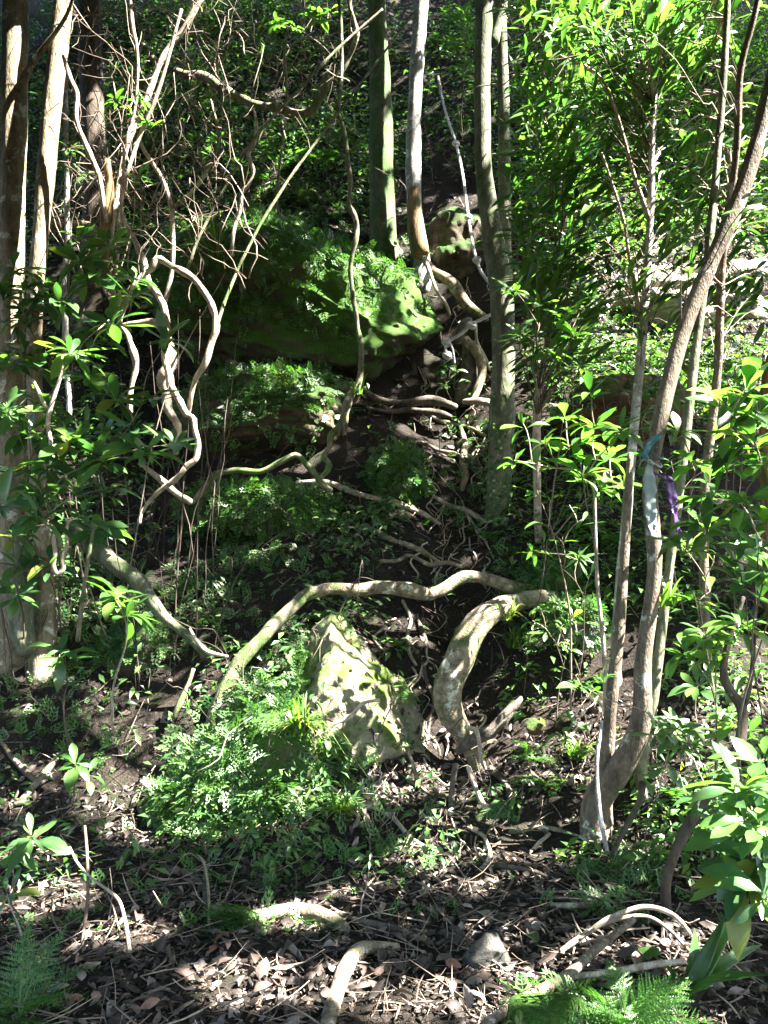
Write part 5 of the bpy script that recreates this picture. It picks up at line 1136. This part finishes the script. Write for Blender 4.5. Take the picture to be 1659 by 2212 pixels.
big = np.argsort(-score)[:290]
meshes = [make_mesh('fallen_leaf', *leaf_tpl(5, 0.42, 0.55 * (1 if c % 2 else -0.7), 0.25 * (c - 1), 0.48, 0.07, 0.03, 0.0), 'dry_leaf') for c in range(4)]
for i in big:
    y_ = yd[i] / np.linalg.norm(yd[i]); x_ = np.cross(y_, tilt[i]); x_ /= np.linalg.norm(x_); z_ = np.cross(x_, y_)
    l = L[i] * 1.15
    o = bpy.data.objects.new('fallen_leaf', random.choice(meshes)); col.objects.link(o)
    o.matrix_basis = Matrix(((x_[0] * l * wf[i], y_[0] * l, z_[0] * l, pos[i][0]), (x_[1] * l * wf[i], y_[1] * l, z_[1] * l, pos[i][1]), (x_[2] * l * wf[i], y_[2] * l, z_[2] * l, pos[i][2] + 0.01), (0, 0, 0, 1)))
    tag(o, 'curled brown dead leaf lying loose on the foreground litter', 'leaf', 'dead leaves on the level ground')
keep = np.ones(len(lp), bool); keep[big] = False
pos, yd, tilt, L, wf = pos[keep], yd[keep], tilt[keep], L[keep], wf[keep]
parts = []
for c in range(4):
    q = np.arange(len(pos)) % 4 == c
    parts.append(inst(*litter_tpl(c), pos[q], yd[q], tilt[q], L[q] * wf[q], L[q], L[q]))
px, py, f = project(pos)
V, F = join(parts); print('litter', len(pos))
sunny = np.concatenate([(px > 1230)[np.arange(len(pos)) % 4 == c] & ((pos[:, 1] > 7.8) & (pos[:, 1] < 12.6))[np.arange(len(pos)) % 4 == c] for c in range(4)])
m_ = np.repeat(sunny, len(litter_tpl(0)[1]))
tag(obj('sunlit_leaf_litter', V, F[m_], 'litter_glare'), 'dry leaf litter on the right slope with sun glare put into its pale colour', 'leaf litter', None, 'stuff')
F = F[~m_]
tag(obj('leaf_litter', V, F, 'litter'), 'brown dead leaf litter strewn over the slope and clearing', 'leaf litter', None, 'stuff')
# twigs on the ground
g = np.concatenate([sample_ground(2000, 2.9, 5.4, 1.0, 0.46), sample_ground(1300, 5.4, 12, 1.0, 0.46)])
gn = gnormal(g[:, 0], g[:, 1])
parts = []
for i in range(len(g)):
    l = 0.08 + 0.28 * random.random() ** 2; r = 0.0016 + 0.0035 * random.random() ** 2
    d_ = tangent(gn[i:i + 1])[0]; d_ /= np.linalg.norm(d_)
    b = rvec(1)[0] * l * 0.08; p0 = g[i] + gn[i] * (0.008 + 0.03 * random.random())
    p1 = p0 + d_ * l / 2 + b; p2 = p0 + d_ * l + gn[i] * 0.03 * random.random()
    parts.append(tube([p0, p1, p2], [r, r * 0.9, r * 0.5], 4, l / 4, 0.0))
V, F = join(parts)
tag(obj('twig_litter', V, F, 'twig'), 'thin dead twigs scattered through the leaf litter', 'twigs', None, 'stuff')

# undergrowth on the slope: small plants made of leaves
UNDER = [(540, 1740, 170, 160, 0.45), (620, 1500, 90, 80, 0.6), (500, 250, 420, 260, 0.8), (600, 420, 300, 80, 0.9), (1400, 400, 330, 420, 1.0), (1400, 780, 280, 150, 0.8), (1250, 1150, 180, 200, 0.7), (250, 300, 250, 300, 0.7), (1000, 200, 80, 200, 0.6), (1450, 1400, 200, 250, 0.6), (1250, 1500, 150, 120, 0.7), (650, 1650, 120, 120, 0.5), (800, 1180, 160, 60, 0.4), (760, 1350, 140, 60, 0.4), (100, 1200, 150, 200, 0.5), (1550, 1850, 150, 200, 0.6), (1300, 1650, 120, 80, 0.5), (930, 1250, 100, 60, 0.3), (150, 800, 250, 350, 0.7), (880, 560, 80, 40, 0.6), (1020, 900, 40, 120, 0.4)]
g = np.concatenate([sample_ground(3400, 4.4, 9.0, 1.0, 0.46), sample_ground(7600, 8.5, 21, 0.85, 0.48)])
w = blobs(g, UNDER + [(960, 1500, 60, 300, -1), (990, 750, 60, 200, -0.85), (700, 650, 260, 150, -0.9), (880, 900, 90, 60, -1), (600, 1000, 250, 100, -0.5), (1490, 640, 250, 110, -0.7), (950, 1080, 90, 260, -0.9)], 0.06)
g = g[rng.random(len(g)) < w * np.maximum(0.15, sunkeep(g + np.array([0, 0, 0.2]), 0.05, 0.3, False))]
m = 17
c = np.repeat(g, m, 0); hgt = np.repeat(0.10 + 0.035 * g[:, 1] * rng.random(len(g)), m)
a = rng.random(len(c)) * 6.283; u = rng.random(len(c))
rad = hgt * (0.15 + 0.55 * rng.random(len(c)))
pos = c + np.stack([np.cos(a) * rad, np.sin(a) * rad - 0.1 * hgt, hgt * (0.15 + 0.85 * u)], -1)
d = np.stack([np.cos(a), np.sin(a), rng.uniform(-0.5, 0.5, len(c))], -1) + 0.3 * rvec(len(c))
nr = np.array([0, -0.3, 1.0]) + 0.45 * rvec(len(c))
s = (0.045 + 0.055 * rng.random(len(c))) * np.repeat(0.6 + 0.07 * g[:, 1], m)
t_ = leaf_tpl(2, 0.34, 0.3, 0.35, 0.5)
V, F = inst(t_[0], t_[1], pos, d, nr, s)
print('under', len(pos))
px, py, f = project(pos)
lit = (px > 1090 + 60 * rng.random(len(pos)))  # leaves right of here get a greener, lighter colour standing for sunlight
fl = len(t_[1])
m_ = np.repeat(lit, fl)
tag(obj('sunlit_undergrowth', V, F[m_], 'leaf_bright'), 'leafy undergrowth on the right slope with sunlight put into its lighter green', 'undergrowth', None, 'stuff')
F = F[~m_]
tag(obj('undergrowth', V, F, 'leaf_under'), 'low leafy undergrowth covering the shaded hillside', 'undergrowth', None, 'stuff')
# thin dead stems and hanging rootlets of the bank
parts = []
for i in range(750):
    if i < 430: px, py = random.uniform(150, 1030), random.uniform(-40, 470)
    elif i < 640: px, py = random.uniform(1090, 1659), random.uniform(0, 900)
    else: px, py = random.uniform(0, 1100), random.uniform(1100, 1900)
    p0 = G(px, py); sc0 = p0[1] / 10
    l = random.uniform(0.25, 1.1) * sc0
    d_ = np.array([random.uniform(-0.6, 0.6), -0.45 * random.random(), random.choice((-1, 1, 1)) * random.uniform(0.1, 1.0)])
    p0 = p0 + np.array([0, -0.05, 0.05])
    pts = [p0, p0 + d_ * l * 0.4 + rvec(1)[0] * 0.1 * l, p0 + d_ * l * 0.75 + rvec(1)[0] * 0.18 * l + np.array([0, -0.05, -0.05]) * l, p0 + d_ * l + np.array([0, -0.1, -0.25]) * l]
    r = random.uniform(0.0022, 0.006) * (0.5 + 0.5 * sc0)
    parts.append(tube(pts, [r, r, r * 0.8, r * 0.4], 4, l / 10, 0.0, 0.02 * sc0, i))
for i in range(70):
    if i < 55: px, py, Y = random.uniform(-20, 470), random.uniform(250, 1250), random.uniform(6.2, 8.0)
    else: px, py, Y = random.uniform(1100, 1680), random.uniform(200, 1500), random.uniform(5.2, 7.5)
    p0 = down(P(px, py, Y), 0.5)[0]
    h = random.uniform(0.8, 2.6); lx = random.uniform(-0.5, 0.5); r = random.uniform(0.0025, 0.006)
    pts = [p0, p0 + [lx * 0.2, 0, h * 0.35], p0 + [lx * 0.6, random.uniform(-.2, .1), h * 0.7], p0 + [lx * random.uniform(0.6, 1.6), random.uniform(-.3, .1), h]]
    parts.append(tube(pts, [r, r, r * 0.7, r * 0.3], 5, h / 12, 0.0, 0.03, i))
V, F = join(parts)
parts2 = []
for i in range(210):
    if i < 140: px, py, Y = random.uniform(120, 520), random.uniform(-20, 560), random.uniform(6.2, 8.2)
    elif i < 170: px, py, Y = random.uniform(540, 800), random.uniform(-20, 350), random.uniform(7.5, 9)
    else: px, py, Y = random.uniform(1100, 1659), random.uniform(0, 700), random.uniform(5, 8)
    p0 = P(px, py, Y)
    if sunkeep(p0, 0.25, 0.6, False)[0] < 0.5: continue
    l = random.uniform(0.35, 1.5); r = random.uniform(0.0025, 0.0065)
    d_ = np.array([random.uniform(-0.7, 0.7), random.uniform(-0.3, 0.3), random.uniform(0.2, 1.0)])
    pts = np.array([p0 - d_ * l * 0.6, p0 - d_ * l * 0.2 + rvec(1)[0] * 0.1 * l, p0 + d_ * l * 0.2 + rvec(1)[0] * 0.1 * l, p0 + d_ * l * 0.6])
    parts2.append(tube(pts, [r, r * 0.9, r * 0.7, r * 0.4], 5, l / 14, 0.0, 0.10 * l, i))
    for q in (1, 2):
        e = pts[q] + (d_ * 0.4 + rvec(1)[0] * 0.45) * l * 0.5
        parts2.append(tube([pts[q], (pts[q] + e) / 2 + rvec(1)[0] * 0.12 * l, e], [r * 0.7, r * 0.5, r * 0.3], 4, l / 12, 0.0, 0.07 * l, i + 500))
V2, F2 = join(parts2)
tag(obj('pale_twigs', V2, F2, 'twig'), 'thin pale branching twigs tangled through the thickets', 'twigs', None, 'stuff')
tag(obj('dead_stems', V, F, 'root_hair'), 'tangle of thin dead stems and rootlets on the bank', 'dead stems', None, 'stuff')
parts = []
for i in range(110):
    if i < 70: px, py = random.uniform(900, 1060), random.uniform(560, 1260)
    else: px, py = random.uniform(780, 1060), random.uniform(1290, 1900)
    w_ = []
    for k in range(5):
        q = G(px, py); w_.append(q + np.array([0, -0.012, 0.012])); px += random.uniform(-22, 22); py += random.uniform(4, 26)
    if max(np.linalg.norm(w_[k + 1] - w_[k]) for k in range(4)) > 0.5: continue
    r = random.uniform(0.003, 0.010)
    parts.append(tube(w_, [r, r, r * 0.9, r * 0.7, r * 0.4], 5, 0.03, 0.15, 0.01, i))
V, F = join(parts)
tag(obj('fine_roots', V, F, 'vine_pale'), 'net of fine pale roots over the earth of the gully', 'roots', None, 'stuff')
# ivy round the foot of the middle tree
t, pts, rad = TRK['tall olive barked tree in the middle with ivy round its foot']
n = 420; hz = rng.random(n) ** 1.3 * 1.05; a = rng.random(n) * 6.283
b0 = pts[-2]; top = pts[-5]
ax = top - b0; ax = ax / ax[2]
r_ = 0.135 + 0.05 * np.exp(-hz * 3)
pos = b0 + ax * hz[:, None] + np.stack([np.cos(a) * r_, np.sin(a) * r_, 0 * a], -1)
o_ = np.stack([np.cos(a), np.sin(a), 0 * a], -1)
V, F = inst(*leaf_tpl(3, 0.8, 0.2, 0.2, 0.4), pos, np.array([0, 0, -0.6]) + 0.7 * rvec(n), o_ + 0.4 * rvec(n), 0.028 + 0.02 * rng.random(n))
tag(obj('ivy', V, F, 'leaf_dark', t), None, None, None, 'stuff')

# ================================================================== unseen forest canopy above the picture, its gaps cut to place the sun spots
NC = 215000
y = 1.2 + 17.5 * rng.random(NC); x0 = -(0.46 * y + 4.5); x1 = 0.46 * y + 1.2
x = x0 + (x1 - x0) * rng.random(NC)
g = np.stack([x, y, Zg(x, y, False)], -1)
tt = 4.5 + 8.5 * rng.random(NC)
c = g + tt[:, None] * SUN
ok = ~in_frame(c, 120)
c = c[ok]
NL = 60000
xl = np.concatenate([rng.uniform(-14, -2, NL // 5), rng.uniform(-9, 8, NL // 5)]); yl = np.concatenate([rng.uniform(-4, 17, NL // 5), rng.uniform(-9, 1.5, NL // 5)])  # unseen crowns left and behind, added to dim the skylight
cl = np.stack([xl, yl, Zg(xl, yl, False) + 5.5 + 5 * rng.random(len(xl))], -1)
cl = cl[~in_frame(cl, 120) & (np.linalg.norm(cl - np.array([0, 0, CAMZ]), axis=1) > 4)]
c = np.concatenate([c, cl])
c = c[rng.random(len(c)) < sunkeep(c, 0.075)]
OFF = [(5.4, 2.9, 'bark_olive'), (6.2, 6.4, 'bark_grey'), (7.6, 9.2, 'bark_moss'), (9.5, 5.0, 'bark_olive'), (9.5, 12.0, 'bark_grey'), (6.8, 1.2, 'bark_brown'), (11.5, 8.6, 'bark_moss'), (8.6, 15.5, 'bark_olive'),
       (-6.0, 3.5, 'bark_grey'), (-7.5, 8.5, 'bark_moss'), (-5.5, -1.0, 'bark_olive'), (-10.0, 12.5, 'bark_grey'), (-1.0, -5.0, 'bark_brown'), (4.5, -4.5, 'bark_olive')]  # left and rear trees are added to keep skylight out
for k, (tx, ty, mt) in enumerate(OFF):
    b = np.array([tx, ty, float(Zg(tx, ty))]); h = 7.5
    t = thing('tree', ['nearest shade tree standing to the right outside the view', 'grey shade tree beyond the right edge of the view', 'mossy shade tree up the slope beyond the right edge', 'outer shade tree far off to the right', 'high shade tree on the upper slope to the right', 'shade tree level with the viewer on the right', 'outermost mossy shade tree on the right', 'topmost shade tree on the hill to the right', 'grey tree added left outside the view to block skylight', 'mossy tree added unseen beyond the left edge to block skylight', 'olive tree added behind the viewer on the left to block skylight', 'high tree added unseen on the upper left slope to block skylight', 'brown tree added straight behind the viewer to block skylight', 'olive tree added behind the viewer on the right to block skylight'][k], 'tree', b)
    pts = [b - [0, 0, 0.2], b + [0.05, 0, 2.0], b + [0.2, 0.1, 4.5], b + [0.1, 0.2, h]]
    V, F = tube(pts, [0.2, 0.15, 0.12, 0.07], 12, 0.15, 0.08, 0.02, k); obj('trunk', V, F, mt, t)
    TREES.append((t, pts[-1], 0.07))
tops = np.array([q[1] for q in TREES])
near = np.argmin(np.linalg.norm((c[:, None, :2] - tops[None, :, :2]), axis=2) + 0.3 * np.abs(c[:, None, 2] - tops[None, :, 2] - 1), axis=1)
dV = np.array([[0, -0.5, 0], [0.36, 0, 0.05], [0, 0.5, -0.1], [-0.36, 0, 0.05]]); dF = np.array([[0, 1, 2, 3]])
print('canopy', len(c))
for i, (t, top, r) in enumerate(TREES):
    ci = c[near == i]
    if len(ci) < 30: continue
    n = len(ci)
    V, F = inst(dV, dF, ci, rvec(n), np.array([0, 0, 1.0]) + 0.8 * rvec(n), (0.11 + 0.07 * rng.random(n)) * np.where((ci[:, 0] < -2) | (ci[:, 1] < 1.5), 1.9, 1.0))
    tag(obj('crown', V, F, 'leaf_canopy', t, None, False), None, None, None, 'stuff')
    ends = ci[rng.choice(n, min(9, n), replace=False)]
    for e in ends:
        mid = top * 0.5 + e * 0.5 + np.array([0, 0, -0.3])
        if in_frame(np.array([mid, (mid + e) / 2, (mid + top) / 2, e]), 60).any(): continue
        if sunkeep(np.array([top + (mid - top) * u for u in (0.2, 0.4, 0.6, 0.8, 1)] + [mid + (e - mid) * u for u in (0.2, 0.4, 0.6, 0.8, 1)]), 0.04, 0.4, False).min() < 0.5: continue
        r = min(r, 0.06)
        V, F = tube([top - np.array([0, 0, 0.1]), mid, e], [r * 0.6, r * 0.4, 0.012], 6, 0.3, 0.05, 0.05, i); obj('limb', V, F, 'bark_dark', t)
